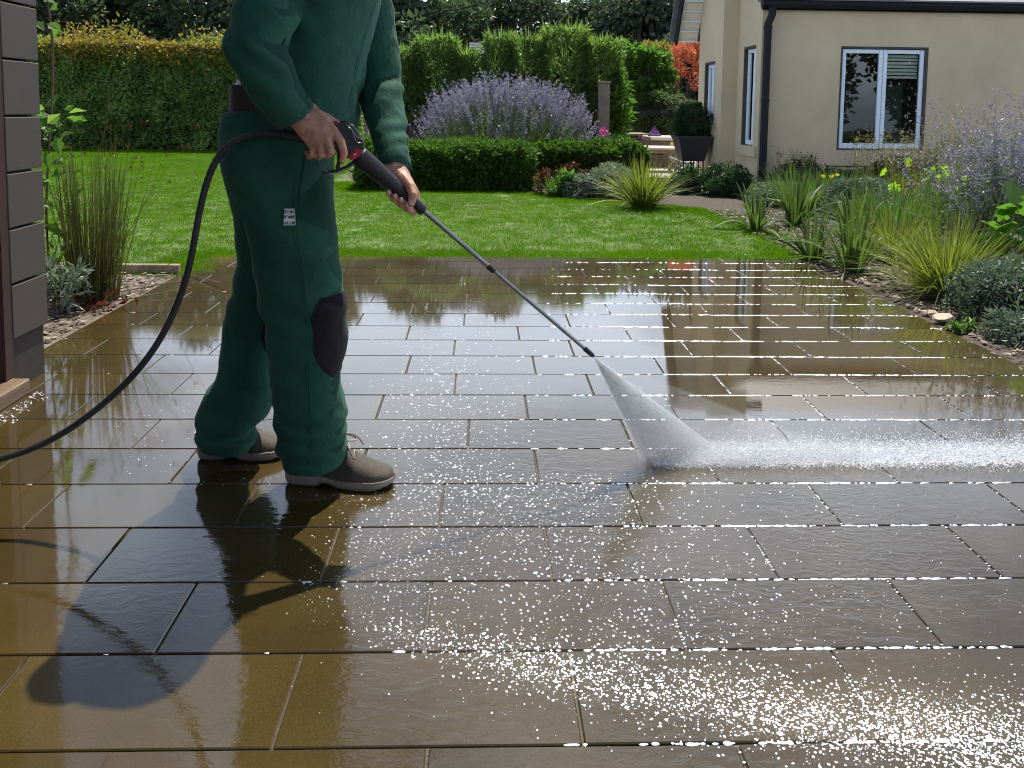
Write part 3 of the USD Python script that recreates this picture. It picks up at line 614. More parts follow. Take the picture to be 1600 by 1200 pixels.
# ------------------------------------------------------------------ far trees (left to right)
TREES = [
 ('broad_tree', 'grey-green broad tree standing behind the left end of the clipped hedge', 90, 27, 6.3, 2.5, 'hazed_tree_leaf', 8000),
 ('broad_tree', 'dark tree behind the orange-topped hedge, next to the wall of the dark garden room', 190, 29, 6.6, 2.4, 'hazed_tree_leaf_dark', 8000),
 ('broad_tree', 'dull green tree behind the hedge, straight left of the person\'s sleeve', 310, 27, 6.0, 2.5, 'hazed_tree_leaf', 8000),
 ('broad_tree', 'dark tree hidden mostly by the person\'s jacket', 470, 30, 6.8, 2.7, 'hazed_tree_leaf_dark', 7000),
 ('broad_tree', 'grey-green tree just right of the person\'s jacket above the conifer row', 640, 29, 5.6, 2.4, 'hazed_tree_leaf', 8000),
 ('pine_tree', 'tall dark pine with bare limbs and sky gaps above the lavender', 765, 34, 6.6, 3.0, 'hazed_tree_leaf_dark', 6500),
 ('pine_tree', 'dark thin-crowned pine beside the bright gap of sky', 905, 36, 4.9, 2.3, 'hazed_tree_leaf_dark', 5500),
 ('broad_tree', 'dark green tree with a thick trunk left of the red tree', 990, 30, 4.7, 2.6, 'hazed_tree_leaf_dark', 8000),
 ('broad_tree', 'dense dark tree behind the house roof edge and the red tree', 1085, 31, 5.6, 2.8, 'hazed_tree_leaf_dark', 8000),
 ('broad_tree', 'tall grey-green tree in the back row between the jacket and the pine', 700, 40, 5.2, 3.2, 'hazed_tree_leaf', 6000),
 ('broad_tree', 'distant dark tree low behind the sky gap', 850, 44, 4.4, 3.2, 'hazed_tree_leaf', 6000),
 ('broad_tree', 'distant grey tree behind the hedge at far left', 40, 36, 7.0, 3.0, 'hazed_tree_leaf_dark', 6000),
 ('broad_tree', 'distant grey tree seen between two dark trees behind the hedge', 250, 38, 7.0, 3.0, 'hazed_tree_leaf', 6000)]
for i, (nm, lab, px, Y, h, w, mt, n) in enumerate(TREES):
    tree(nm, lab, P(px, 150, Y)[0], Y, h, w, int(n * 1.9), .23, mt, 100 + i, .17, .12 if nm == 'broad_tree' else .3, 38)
# a far wooded mass that closes the view
r = np.random.default_rng(5); n = 36000
x = r.uniform(-42, 40, n); hh = 4.5 + 1.5 * np.array(meshkit.noise(np.c_[x * .35, np.zeros(n), np.zeros(n)], 3)); 
p = np.c_[x, 47 + r.uniform(-1.5, 2.5, n), hh * r.uniform(0, 1, n) ** .8]
solo('far_wood', leaves(p, .45, r, None, .5, .6), 'hazed_tree_leaf_dark', 'dark far wood closing the view behind all the trees', kind='stuff')

# the garden's trees on the near side, out of frame, that the window panes and slabs mirror
r = np.random.default_rng(6); n = 16000; k = r.integers(0, 14, n); cx_ = np.linspace(-9, 16, 14) + r.normal(0, .6, 14); cz_ = r.uniform(1.6, 3.6, 14)
d = rnd_unit(n, r); p = np.c_[cx_[k], np.full(n, -9.0), cz_[k]] + d * (r.uniform(.3, 1, n) ** .6)[:, None] * [1.5, 1.2, 1.9]; p[:, 2] = np.maximum(p[:, 2], .02)
solo('garden_trees', leaves(p, .30, r, d, .5, .6), 'hazed_tree_leaf_dark', 'dark garden trees mirrored in the glass of the casement window', kind='stuff')

# clipped hedge at the left back, with creeper along its top
r = np.random.default_rng(11); n = 52000
hx0, hx1, hyf, hyb, hz = -13.5, -2.7, hedge_y, 22.0, P(200, 72, hedge_y)[2]
hd = thing('clipped_hedge', 'tall clipped dark hedge along the far side of the lawn behind the person', 'hedge', ((hx0 + hx1) / 2, 21, 0))
face = r.uniform(0, 1, n); x = r.uniform(hx0, hx1, n); top = face < .22; z = np.where(top, hz, r.uniform(0, 1, n) ** .85 * hz); y = np.where(top, r.uniform(hyf, hyb, n), hyf)
bul = 1.0 * (meshkit.fbm(np.c_[x * .8, z * .9, np.zeros(n)], 4, 2) - .5) + .35 * (meshkit.noise(np.c_[x * 3.2, z * 3.2, np.zeros(n)], 8) - .5)
y = np.where(top, y, y - bul + r.normal(0, .06, n)); z = np.where(top, z + bul * .7 + r.normal(0, .05, n), z)
part(hd, 'foliage', leaves(np.c_[x, y, np.maximum(z, .02)], .105, r, np.where(top[:, None], [0, 0, 1.0], [0, -1.0, .25]), .7, .55), 'hedge_leaf')
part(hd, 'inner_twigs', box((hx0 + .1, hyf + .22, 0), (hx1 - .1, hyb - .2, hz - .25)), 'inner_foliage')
for q in range(9): part(hd, 'stem', tube([(hx0 + .6 + q * 1.2, hyf + .5, -.02), (hx0 + .65 + q * 1.2, hyf + .45, hz - .3)], [.05, .03], 7), 'bark')
cr = thing('creeper', 'orange and yellow autumn creeper sprawling along the top of the clipped hedge', 'creeper', (-6, 20.6, hz))
n = 5200; x = r.uniform(hx0, hx1, n); dens = meshkit.noise(np.c_[x * 1.1, np.zeros(n), np.zeros(n)], 21); k = dens > r.uniform(.15, .8, n); x = x[k]; n = len(x)
zz = hz + .02 + np.abs(r.normal(0, .20, n)) * (.3 + 1.1 * dens[k]); part(cr, 'leaves', leaves(np.c_[x, r.uniform(hyf - .25, hyf + .7, n), zz], .085, r, np.tile([0, -.2, 1.0], (n, 1)), .6, .6), 'creeper_leaf')
n = 9000; x = r.uniform(hx0, hx1, n); dens = meshkit.noise(np.c_[x * .9, np.zeros(n), np.zeros(n)], 27); zz = hz - np.abs(r.exponential(.22, n)) * (.35 + 1.3 * dens) + .06
part(cr, 'trailing_leaves', leaves(np.c_[x, hyf - .10 - np.abs(r.normal(0, .16, n)), zz], .085, r, np.tile([0, -.7, .5], (n, 1)), .6, .6), 'creeper_leaf')
n = 170; bx_ = np.c_[r.uniform(hx0, hx1, n), r.uniform(hyf - .1, hyf + .5, n), np.full(n, hz - .05)]
part(cr, 'tendrils', blades(bx_, np.c_[r.normal(0, .5, (n, 2)), np.ones(n)], r.uniform(.25, .6, n), .02, .35, r, 4), 'dry_stem')

# conifer row, each shrub its own thing
CON = [(632, 78, 'first bright green feathery conifer beside the person\'s left sleeve'), (684, 62, 'second bright conifer from the sleeve, left of the slatted screen'), (726, 84, 'short narrow conifer just left of the pale slatted screen'), (782, 58, 'dark-gapped conifer just right of the pale slatted screen'),
       (826, 62, 'broad feathery conifer above the middle of the lavender'), (884, 46, 'tallest bright conifer with palm-like tip fronds'), (938, 66, 'rightmost conifer of the row, above the timber post')]
CY = 15.2
for i, (px, py, lab) in enumerate(CON):
    r = np.random.default_rng(300 + i); c = P(px, py, CY); wid = (.40, .42, .24, .30, .40, .46, .38)[i]; zb0 = .75; zt_ = c[2]
    t = thing('conifer_shrub', lab, 'conifer', (c[0], CY, 0))
    part(t, 'trunk', tube([(c[0], CY, -.02), (c[0] + .03, CY, zt_ * .5), (c[0], CY, zt_ - .1)], [.06, .045, .015], 7), 'bark')
    n = int(2900 * wid / .4); s = r.uniform(0, 1, n) ** .8; a = r.uniform(0, 6.28, n)
    prof_ = wid * (1.0 - .18 * s ** 4) * (.72 + .5 * meshkit.noise(np.c_[np.cos(a) * 1.6 + 5 * i, np.sin(a) * 1.6, s * 5], 4))
    rr = prof_ * r.uniform(.55, 1.05, n) ** .5
    p = np.c_[c[0] + rr * np.cos(a), CY + rr * np.sin(a), zb0 + (zt_ - zb0) * s]
    part(t, 'foliage', leaves(p, .13, r, unit(np.c_[np.cos(a) * .5, np.sin(a) * .5, np.ones(n) * (.7 + .5 * s)]), .95, .22), 'conifer_leaf')
    n = 260; a = r.uniform(0, 6.28, n); b = np.c_[c[0] + wid * .8 * np.sqrt(r.uniform(0, 1, n)) * np.cos(a), CY + .8 * wid * np.sin(a), zb0 + (zt_ - zb0) * r.uniform(.25, .93, n)]
    part(t, 'tip_fronds', blades(b, np.c_[.35 * np.cos(a), .35 * np.sin(a), np.ones(n)], r.uniform(.14, .34, n), .028, .3, r, 3), 'conifer_leaf')
    n = 34; a = r.uniform(0, 6.28, n); b = np.c_[c[0] + wid * .8 * np.sqrt(r.uniform(0, 1, n)) * np.cos(a), CY + .6 * wid * np.sin(a), np.full(n, zt_ - .12)]
    part(t, 'leading_shoots', blades(b, np.c_[.18 * np.cos(a), .18 * np.sin(a), np.ones(n)], r.uniform(.15, .42, n), .022, .12, r, 3), 'conifer_leaf')
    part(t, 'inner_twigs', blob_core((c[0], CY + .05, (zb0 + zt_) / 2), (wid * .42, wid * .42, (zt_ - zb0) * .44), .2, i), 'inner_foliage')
# dark boards added to stand for the dark void below the conifers; timber post
q0, q1 = P(616, 180, CY + .3)[0], P(950, 180, CY + .3)[0]
fn = thing('timber_screen', 'dark upright boards added to fill the dark void under the conifer row', 'backing', ((q0 + q1) / 2, CY + .3, 0))
nb_ = 22
for i in range(nb_): part(fn, 'board', box((q0 + (q1 - q0) * i / nb_ + .006, CY + .30, 0), (q0 + (q1 - q0) * (i + 1) / nb_ - .006, CY + .325, 1.12), .003), 'reveal')
part(fn, 'rail', box((q0, CY + .327, .3), (q1, CY + .37, .38)), 'reveal'); part(fn, 'rail', box((q0, CY + .327, .85), (q1, CY + .37, .93)), 'reveal')
po = P(943, 180, 14.4); pzt = P(943, 130, 14.4)[2]
ps = thing('timber_post', 'square weathered timber post at the right end of the conifer row', 'post', (po[0], 14.4, 0))
part(ps, 'post', box((po[0] - .085, 14.32, -.02), (po[0] + .085, 14.49, pzt), .006), 'post_timber'); part(ps, 'cap', box((po[0] - .10, 14.30, pzt + .001), (po[0] + .10, 14.51, pzt + .03), .004), 'post_timber')
sc0, sc1 = P(733, 68, 17.5), P(766, 88, 17.5)
sc = thing('slatted_screen', 'pale horizontal slatted screen glimpsed between two conifers', 'screen', (sc0[0], 17.5, 0))
zs = np.linspace(sc1[2], sc0[2], 6)
for zz in zs: part(sc, 'slat', box((sc0[0], 17.5, zz - .02), (sc1[0] + .1, 17.52, zz + .018)), 'pale_slat')
for xx in (sc0[0] + .05, sc1[0] + .03): part(sc, 'post', box((xx - .03, 17.523, 0), (xx + .03, 17.58, sc0[2] + .03)), 'post_timber')

# box hedges in front of the lavender
def clipped(name, label, x0, x1, y0, y1, h, n, seed, mat='box_leaf', size=.05):
    r = np.random.default_rng(seed); t = thing(name, label, 'hedge', ((x0 + x1) / 2, (y0 + y1) / 2, 0))
    A = np.array([(x1 - x0) * (y1 - y0), (x1 - x0) * h, (y1 - y0) * h, (y1 - y0) * h]); f = r.choice(4, n, p=A / A.sum())
    u, v = r.uniform(0, 1, n), r.uniform(0, 1, n)
    x = np.where(f == 2, x0, np.where(f == 3, x1, x0 + (x1 - x0) * u)); y = np.where(f == 1, y0, y0 + (y1 - y0) * np.where(f == 0, v, u)); z = np.where(f == 0, h, h * v)
    nr = np.array([[0, 0, 1.0], [0, -1, .2], [-1, 0, .2], [1, 0, .2]])[f]
    # rounded shoulders and uneven clipping
    q = np.c_[x, y, z]; cc = np.c_[np.clip(x, x0 + .14, x1 - .14), np.clip(y, y0 + .14, y1 - .14), np.minimum(z, h - .14)]; dv = q - cc; L = np.linalg.norm(dv, axis=1, keepdims=True)
    q = np.where(L > .14, cc + dv / np.maximum(L, 1e-6) * .14, q)
    q = q + nr * (.16 * (meshkit.fbm(q * 3.5, 3, seed) - .5) + .09 * (meshkit.noise(q * 11, seed) - .5) + r.normal(0, .018, n))[:, None]
    q[:, 2] = np.maximum(q[:, 2], .01)
    part(t, 'foliage', leaves(q, size, r, nr, .8, .6), mat)
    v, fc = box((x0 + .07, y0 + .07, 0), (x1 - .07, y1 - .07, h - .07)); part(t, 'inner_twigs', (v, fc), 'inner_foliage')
    for i in range(5): part(t, 'stem', tube([(x0 + (x1 - x0) * (i + .5) / 5, (y0 + y1) / 2, -.02), (x0 + (x1 - x0) * (i + .5) / 5, (y0 + y1) / 2, h * .8)], [.02, .012], 6), 'bark')
    return t
BHZ = P(700, 228, 10.95)[2]
clipped('box_hedge', 'low clipped box hedge nearest the lawn, beside the person\'s left hand', -1.55, P(832, 260, 11)[0], 10.92, 11.75, BHZ, 17000, 41)
clipped('box_hedge', 'low clipped box hedge running on to the right in front of the timber post', P(826, 260, 11.9)[0], P(1006, 260, 12.1)[0], 11.85, 12.5, P(900, 226, 12)[2], 11000, 42)

# the large lavender
LV = 12.9
lx0, lx1 = P(628, 200, LV)[0], P(945, 200, LV)[0]
LZ = P(780, 146, LV)[2]
lavender('lavender_bush', 'huge pale purple lavender in full flower behind the low box hedge', ((lx0 + lx1) / 2 + .02, LV, 0), ((lx1 - lx0) / 2 * .86, .75), LZ, 900, 51, nf=24, L=(.28, .62), fs=.026, mound=.36, fr=.40, stem_w=.007)
pp = P(943, 207, 12.75)
pf = thing('pink_flower', 'single bright pink flower head at the right end of the lavender', 'flower', (pp[0], 12.75, 0))
rr_ = np.random.default_rng(3); s_, d_ = shell_points(70, pp, (.045, .045, .06), rr_, .4)
part(pf, 'petals', leaves(s_, .035, rr_, d_, 1.2, .7), 'pink_petal'); part(pf, 'stem', tube([(pp[0], 12.75, 0), (pp[0] + .01, 12.75, pp[2] - .05)], .006, 5), 'lavender_stem')

# shrubs right of the conifers
def at(px, py, Y): return P(px, py, Y)
bush('laurel_shrub', 'glossy mid green shrub rising left of the red-leaved tree', at(1002, 118, 17.5), (.62, .5, .62), 5200, .12, 'bright_leaf', 61, clumps=40, crad=.26)
bush('ginger_plant', 'leafy bright green plant with long leaves right of the timber post', at(966, 178, 14.9), (.15, .22, .60), 620, .17, 'bright_leaf', 62, clumps=26, aspect=.3, bias=.9, core=.5, low=-.9)
bush('dome_shrub', 'clipped olive-green domed shrub behind the garden table', at(1036, 186, 17.0), (.80, .6, .60), 9000, .055, 'dome_leaf', 63, clumps=80, crad=.2, core=.86)
tr = bush('red_tree', 'small tree with red and orange autumn leaves in front of the house corner', at(1066, 108, 19.5), (.62, .5, .62), 3800, .065, 'red_leaf', 64, clumps=44, crad=.22, core=0); tag(tr, None, 'tree')
bush('gold_shrub', 'thin yellowing shrub between the laurel and the red tree', at(1020, 100, 20.5), (.5, .4, .55), 1800, .09, 'creeper_leaf', 66, clumps=24, core=.3)
bush('ball_topiary', 'dark clipped ball shrub growing in the square planter', (pc[0], PYd, pt + .20), (.285, .285, .25), 9000, .032, 'ball_leaf', 65, stems=2, clumps=120, crad=.16, core=.92, low=-.8)

# ------------------------------------------------------------------ bed on the right: mulch, rocks, plants
bed = Polygon([(TX1 + .004, 1.0), (TX1 + .004, TY1 + .02), (2.30, 6.15), (2.45, 6.6), (2.6, 7.2), (2.6, 7.9), (2.5, 8.6), (2.28, 9.25), (1.75, 9.66), (1.2, 10.1), (.78, 10.66), (.8, 10.9), (2.2, 12.88), (3.2, 12.88), (3.3, 11.0), (9, 11.0), (9, 1.0)])
solo('planting_bed', sheet(bed, -.006), 'soil', 'dark soil planting bed between the terrace, the lawn and the house', kind='structure')
lbed = Polygon([(TX0 - .004, 3.37), (TX0 - .004, 5.37), (-4.5, 5.37), (-4.5, 3.37)])
solo('planting_bed', sheet(lbed, -.006), 'mulch', 'bark-mulched bed between the dark garden room and the timber edging', kind='structure')
def chips(name, poly_pts, n, seed, mats, smin, smax, label):
    r = np.random.default_rng(seed); pr = []
    for k in range(4):
        pr.append(Manifold.hull_points(r.normal(0, 1, (9, 3)) * np.array([.5, .22, .07])))
    pts = []
    for q in range(n):
        u = r.uniform(); a, b, w = poly_pts
        s = r.uniform(); c = a + (b - a) * s; pts.append((c[0] + r.uniform(0, w), c[1] + r.normal(0, .03), r.uniform(-.002, .012)))
    yaw = r.uniform(0, 6.28, n); instancer(name, pr, [mats[k % len(mats)] for k in range(4)], pts, r.integers(0, 4, n), r.uniform(smin, smax, n), yaw, label)
chips('bark_chips', (np.array([-4.2, 3.4]), np.array([-4.2, 5.3]), 2.36), 5200, 71, ['mulch', 'mulch_pale', 'mulch_dark', 'mulch'], .016, .042, 'brown bark chips strewn over the left planting bed')
chips('bark_chips', (np.array([2.215, 2.2]), np.array([2.30, 9.0]), .7), 4200, 72, ['mulch_dark', 'mulch', 'mulch_dark', 'mulch_pale'], .014, .04, 'dark bark chips along the edge of the right planting bed')
def rock(name, label, c, rad, seed):
    r = np.random.default_rng(seed); m = Manifold.hull_points(unit(r.normal(size=(26, 3))) * np.asarray(rad) * r.uniform(.85, 1.1, (26, 1)) + np.asarray(c))
    solo(name, m, 'stone', label, 'rock')
g = G(1471, 504); rock('rock', 'flat beige stone lying at the terrace edge below the yellow tussock', g + [.01, 0, .022], (.058, .045, .026), 1)
g = G(1402, 470); rock('rock', 'small pale stone between the strap-leaved plants and the yellow tussock', g + [0, 0, .012], (.035, .03, .018), 2)
g = G(1452, 492); rock('rock', 'broken brownish stone just left of the flat beige stone', g + [0, 0, .012], (.045, .03, .016), 3)
g = G(1345, 440); rock('rock', 'small flat stone at the foot of the front strap-leaved plant', g + [0, 0, .01], (.04, .025, .014), 4)

flax('flax', 'strap-leaved plant at the lawn edge, farthest left of the row', *G(1181, 358)[:2], 44, .58, .030, 81)
flax('flax', 'strap-leaved plant standing in front of the silver cushion bush', *G(1240, 352)[:2], 46, .66, .030, 82)
flax('flax', 'dark strap-leaved plant at the corner where lawn meets terrace', *G(1270, 404)[:2], 50, .52, .026, 83)
flax('flax', 'large strap-leaved plant at the terrace edge left of the yellow tussock', *G(1332, 424)[:2], 56, .56, .028, 84)
flax('flax', 'strap-leaved plant half hidden behind the front two of the row', *G(1330, 385)[:2], 44, .60, .026, 85)
tussock('yellow_tussock', 'large yellow-green arching grass tussock at the right terrace edge', *G(1478, 462)[:2], 1300, .62, .0052, 'tussock_leaf', 86, .78, .42, .08)
tussock('ornamental_grass', 'yellowing grass tussock beside the patio in front of the silver cushion', *G(1006, 324)[:2], 700, .72, .009, 'tussock_leaf', 87, .6, .40, .10)
tussock('ornamental_grass', 'small green strappy grass at the corner of the box hedge', *G(866, 306)[:2], 90, .36, .012, 'fine_grass_leaf', 88, .5, .3, .06)
flax('flax', 'strap-leaved plant deep in the bed left of the fine grass mound', *G(1262, 338)[:2], 44, .62, .028, 180)
tussock('fine_grass', 'low fine grass between the strap-leaved plants and the yellow tussock', *G(1400, 405)[:2], 900, .50, .005, 'tussock_leaf', 181, .7, .4, .16)
tussock('fine_grass', 'broad mound of fine green grass in the middle of the right bed', *G(1400, 372)[:2], 1500, .62, .006, 'fine_grass_leaf', 89, .55, .35, .30)
tussock('fine_grass', 'greyer fine grass mound behind the yellow tussock', *G(1500, 352)[:2], 1300, .66, .006, 'fine_grass_leaf', 90, .5, .35, .30)
tussock('fine_grass', 'fine dark grass mound between the silver cushion and the tall stems', *G(1310, 330)[:2], 1000, .60, .006, 'fine_grass_leaf', 91, .55, .35, .28)
bush('silver_cushion', 'dense silver-grey cushion bush behind the strap-leaved plants', P(1214, 316, 9.6) , (.36, .3, .22), 5000, .032, 'silver_leaf', 92, clumps=70, crad=.24, aspect=.3, stems=3)
bush('silver_cushion', 'dense silver-grey cushion bush left of the yellowing grass tussock', P(958, 292, 10.3), (.33, .3, .26), 5200, .032, 'silver_leaf', 93, clumps=70, crad=.24, aspect=.3, stems=3)
bush('grey_bush', 'grey-green small-leaved bush left of the silver cushion by the box hedge', P(918, 298, 10.2), (.24, .2, .24), 2600, .04, 'grey_leaf', 94, clumps=40, aspect=.4, stems=3)
bush('hosta', 'bright lime green leafy plant near the corner of the box hedge', P(884, 294, 10.35), (.16, .15, .16), 420, .085, 'bright_leaf', 95, clumps=20, stems=3, core=.4)
bush('russet_plant', 'dark red-leaved plant at the corner of the near box hedge', P(848, 288, 10.6), (.12, .12, .20), 260, .045, 'russet_leaf', 96, clumps=18, stems=4, core=0)
bush('russet_plant', 'dark red-leaved plant in front of the far box hedge', P(894, 268, 11.1), (.20, .12, .14), 300, .04, 'russet_leaf', 97, clumps=18, stems=4, core=0)
bush('dark_bush', 'dark grey-green bush below the planter beside the patio', P(1075, 292, 10.9), (.30, .25, .24), 3200, .05, 'ball_leaf', 98, clumps=40, aspect=.3, stems=4)
bush('dark_bush', 'dark bush against the side wall left of the downpipe foot', P(1135, 292, 10.6), (.30, .25, .26), 3200, .05, 'ball_leaf', 99, clumps=40, aspect=.3, stems=4)
bush('dark_bush', 'dark shadowy bush against the house wall right of the downpipe', P(1262, 285, 10.4), (.42, .28, .26), 4200, .05, 'ball_leaf', 120, clumps=50, aspect=.3, stems=4)
bush('dark_bush', 'wide dark bush under the casement window', P(1400, 285, 10.3), (.75, .3, .26), 5500, .055, 'dome_leaf', 121, clumps=60, aspect=.3, stems=4)
bush('dark_bush', 'dim green bush at the right end of the house wall', P(1540, 275, 9.6), (.65, .3, .42), 5500, .055, 'dome_leaf', 122, clumps=60, aspect=.3, stems=4)
tussock('fine_grass', 'grey-green fine grass against the strap-leaved plants below the downpipe', *G(1250, 322)[:2], 900, .55, .006, 'fine_grass_leaf', 190, .6, .35, .3)
tussock('fine_grass', 'soft straw-tinged grass mound under the window\'s right half', *G(1450, 330)[:2], 1200, .60, .006, 'tussock_leaf', 191, .55, .35, .35)
bush('grey_bush', 'grey-green bush filling the gap between the fine grass mounds', P(1345, 318, 8.3), (.40, .3, .22), 3600, .045, 'grey_leaf', 192, clumps=50, aspect=.3, stems=3)
bush('grey_bush', 'grey-green bush under the big lavender at the right edge', P(1575, 400, 5.6), (.30, .3, .22), 2600, .045, 'grey_leaf', 193, clumps=50, aspect=.3, stems=3)
bush('grey_bush', 'blue-grey spreading bush at the right edge, beside the terrace', P(1568, 470, 4.35), (.24, .34, .20), 3400, .042, 'grey_leaf', 123, clumps=60, aspect=.22, stems=6, crad=.28)
bush('grey_bush', 'low blue-grey bush in front of the big soft leaves at the right edge', P(1600, 530, 3.9), (.16, .2, .14), 1700, .042, 'grey_leaf', 124, clumps=36, aspect=.22, stems=5)
bush('sprout', 'small bright green seedling beside the flat beige stone', P(1501, 508, 4.05), (.05, .05, .03), 90, .035, 'bright_leaf', 125, clumps=10, stems=2, core=0)

# tall dry flower stems before the house wall
def dry_stems(name, label, px0, px1, Y, top, n, seed, flower='dry_stem', cat='perennial'):
    r = np.random.default_rng(seed); c = P((px0 + px1) / 2, 300, Y); t = thing(name, label, cat, (c[0], Y, 0))
    xs = r.uniform(P(px0, 300, Y)[0], P(px1, 300, Y)[0], n); zt_ = P((px0 + px1) / 2, top, Y)[2]
    b = np.c_[xs, Y + r.normal(0, .18, n), np.full(n, -.01)]; d = np.c_[r.normal(0, .10, n), r.normal(0, .10, n), np.ones(n)]; Ls = zt_ * r.uniform(.6, 1.05, n)
    tip = b + unit(d) * Ls[:, None]
    part(t, 'stems', blades(b, d, Ls, .0065, .0, r, 2), 'dry_stem')
    k = np.repeat(np.arange(n), 5); s = r.uniform(.55, .92, len(k)); bb = b[k] + (tip - b)[k] * s[:, None]; dd = np.c_[r.normal(0, .5, (len(k), 2)), np.full(len(k), .9)]
    L2 = r.uniform(.06, .20, len(k)); part(t, 'side_shoots', blades(bb, dd, L2, .004, .05, r, 2), 'dry_stem', kind='stuff')
    tp = np.vstack([tip, bb + unit(dd) * L2[:, None]]); nf = 5; q = np.repeat(np.arange(len(tp)), nf); p = tp[q] - np.c_[np.zeros((len(q), 2)), r.uniform(0, .10, len(q))] + r.normal(0, .008, (len(q), 3))
    part(t, 'seed_heads', leaves(p, .017, r, None, 0, .8), flower); return t
dry_stems('dry_perennial', 'airy brown seed-headed stems in front of the casement window', 1335, 1455, 9.6, 196, 60, 131)
dry_stems('dry_perennial', 'airy grey stems right of the casement window', 1455, 1535, 9.0, 190, 60, 132)
dry_stems('dry_perennial', 'sparse dark seed stems by the downpipe', 1196, 1275, 10.3, 236, 30, 133)
dry_stems('dry_perennial', 'fine seed stems between the window and the big lavender', 1500, 1570, 7.5, 170, 46, 134)
# big lavender at the right edge
def sage(name, label, c, n, seed, reach, flower):
    r = np.random.default_rng(seed); t = thing(name, label, 'lavender', (c[0], c[1], 0))
    b = np.c_[c[0] + r.normal(0, .14, n), c[1] + r.normal(0, .16, n), np.zeros(n)]; tilt = np.abs(r.normal(.1, .33, n)); a = r.uniform(0, 6.28, n)
    d = unit(np.c_[np.cos(a) * np.sin(tilt) - .10, np.sin(a) * np.sin(tilt), np.cos(tilt)]); L = reach * r.uniform(.55, 1.08, n); tip = b + d * L[:, None]
    part(t, 'stems', blades(b, d, L, .0055, 0, r, 2), 'lavender_stem'); p, dd = spikes(b, tip, r, 26, .02, .42); part(t, 'flowers', leaves(p, .020, r, dd, .8, .6), flower)
    k = np.repeat(np.arange(n), 16); s = r.uniform(.1, .75, len(k)); q = b[k] + (tip - b)[k] * s[:, None]; part(t, 'foliage', leaves(q, .05, r, d[k], .7, .13), 'lavender_stem')
gs = P(1600, 400, 5.6)
sage('tall_lavender', 'tall loose mauve lavender leaning in at the right edge of the photo', (gs[0] - .06, 5.6), 230, 141, 1.12, 'lavender_flower')
sage('tall_lavender', 'grey fading lavender behind the tall mauve one', (P(1560, 330, 7.2)[0], 7.2), 150, 142, .95, 'lavender_flower')
def vine_leaves(name, label, px, py, Y, sx, sz, n, size, mat, seed, cat='shrub'):
    r = np.random.default_rng(seed); c = P(px, py, Y); t = thing(name, label, cat, (c[0], Y, 0))
    for i in range(n):
        e = c + np.array([r.normal(0, sx), r.normal(0, .08), r.normal(0, sz)]); m = max(5, 7); s = size * r.uniform(.7, 1.2)
        d = unit(np.array([r.normal(), r.normal() - .4, r.normal() + .5])); nn = unit(np.cross(d, rnd_unit(1, r)[0])); sd = np.cross(d, nn)
        o = [(0, .0), (.25, .38), (.55, .30), (.62, .5), (.85, .22), (1, 0), (.85, -.22), (.62, -.5), (.55, -.30), (.25, -.38)]
        v = np.array([e + d * s * u + sd * s * w + nn * s * .18 * abs(w) for u, w in o] + [e + d * s * .5]); k = len(o)
        part(t, 'leaf', (v, np.array([(k, j, (j + 1) % k) for j in range(k)])), mat)
    for i in range(4): part(t, 'stem', tube([(c[0] + r.normal(0, .04), Y, 0), (c[0] + r.normal(0, sx * .5), Y, c[2] * .6), c + r.normal(0, sx * .6, 3)], [.006, .005, .003], 5), 'twig')
vine_leaves('lime_shrub', 'yellow-green lobed leaves on a shrub under the window\'s right end', 1455, 282, 8.0, .16, .07, 18, .11, 'lime_leaf', 151)
vine_leaves('lime_shrub', 'yellow-green lobed leaves beside the big lavender', 1505, 268, 7.0, .12, .06, 16, .10, 'lime_leaf', 152)
vine_leaves('big_leaf_plant', 'large bright green leaves low at the right edge below the lavender', 1588, 365, 5.0, .07, .09, 22, .16, 'bright_leaf', 153)
vine_leaves('rust_stalks', 'tall stalks with rust-red flower heads rising from the fine grass', 1412, 285, 7.6, .10, .08, 16, .045, 'russet_leaf', 154)
vine_leaves('yellow_flower', 'small yellow flower head in front of the dark bush by the window', 1298, 272, 9.2, .025, .015, 8, .045, 'yellow_flower', 155, 'flower')

# ------------------------------------------------------------------ bed on the left
te = thing('timber_edging', 'weathered timber edging board between the left bed and the lawn', 'edging', (-2.4, 5.4, 0))
for i, (xa, xb) in enumerate(((-3.3, -2.52), (-2.515, TX0 - .012))): part(te, 'plank', box((xa, 5.36, -.05), (xb, 5.405, .055 - .004 * i), .004), 'old_timber')
g = G(148, 468)
t_, r = tussock('reed_clump', 'tall upright clump of brown-green reeds beside the dark garden room', g[0], g[1], 300, .86, .0065, 'reed_leaf', 161, .13, .09, .12, seg=5)
n = 46; a = r.uniform(-.9, .9, n); b = np.c_[g[0] + r.normal(0, .10, n), g[1] + r.normal(0, .1, n), np.zeros(n)]
sv, sf = blades(b, np.c_[np.abs(r.normal(.2, .25, n)), r.normal(0, .15, n), np.ones(n)], r.uniform(.8, 1.2, n), .0045, r.uniform(.05, .35, n), r, 6); part(t_, 'seed_stems', (sv, sf), 'reed_leaf')
tips = np.repeat(sv.reshape(n, -1, 3)[:, -1], 5, axis=0); q = tips + r.normal(0, .008, tips.shape)
part(t_, 'seed_heads', leaves(q, .019, r, np.tile([.2, 0, 1.0], (len(q), 1)), 1.0, .3), 'russet_leaf', kind='stuff')
bush('grey_leaf_plant', 'low grey-leaved plant at the foot of the reeds by the dark boards', P(96, 446, 4.35), (.11, .12, .10), 380, .065, 'silver_leaf', 162, clumps=24, aspect=.22, stems=4, core=.3)
r = np.random.default_rng(17); c = P(84, 330, 4.6)
cv = thing('climbing_plant', 'slender bright green climbing plant beside the dark boards', 'climber', (c[0], 4.6, 0))
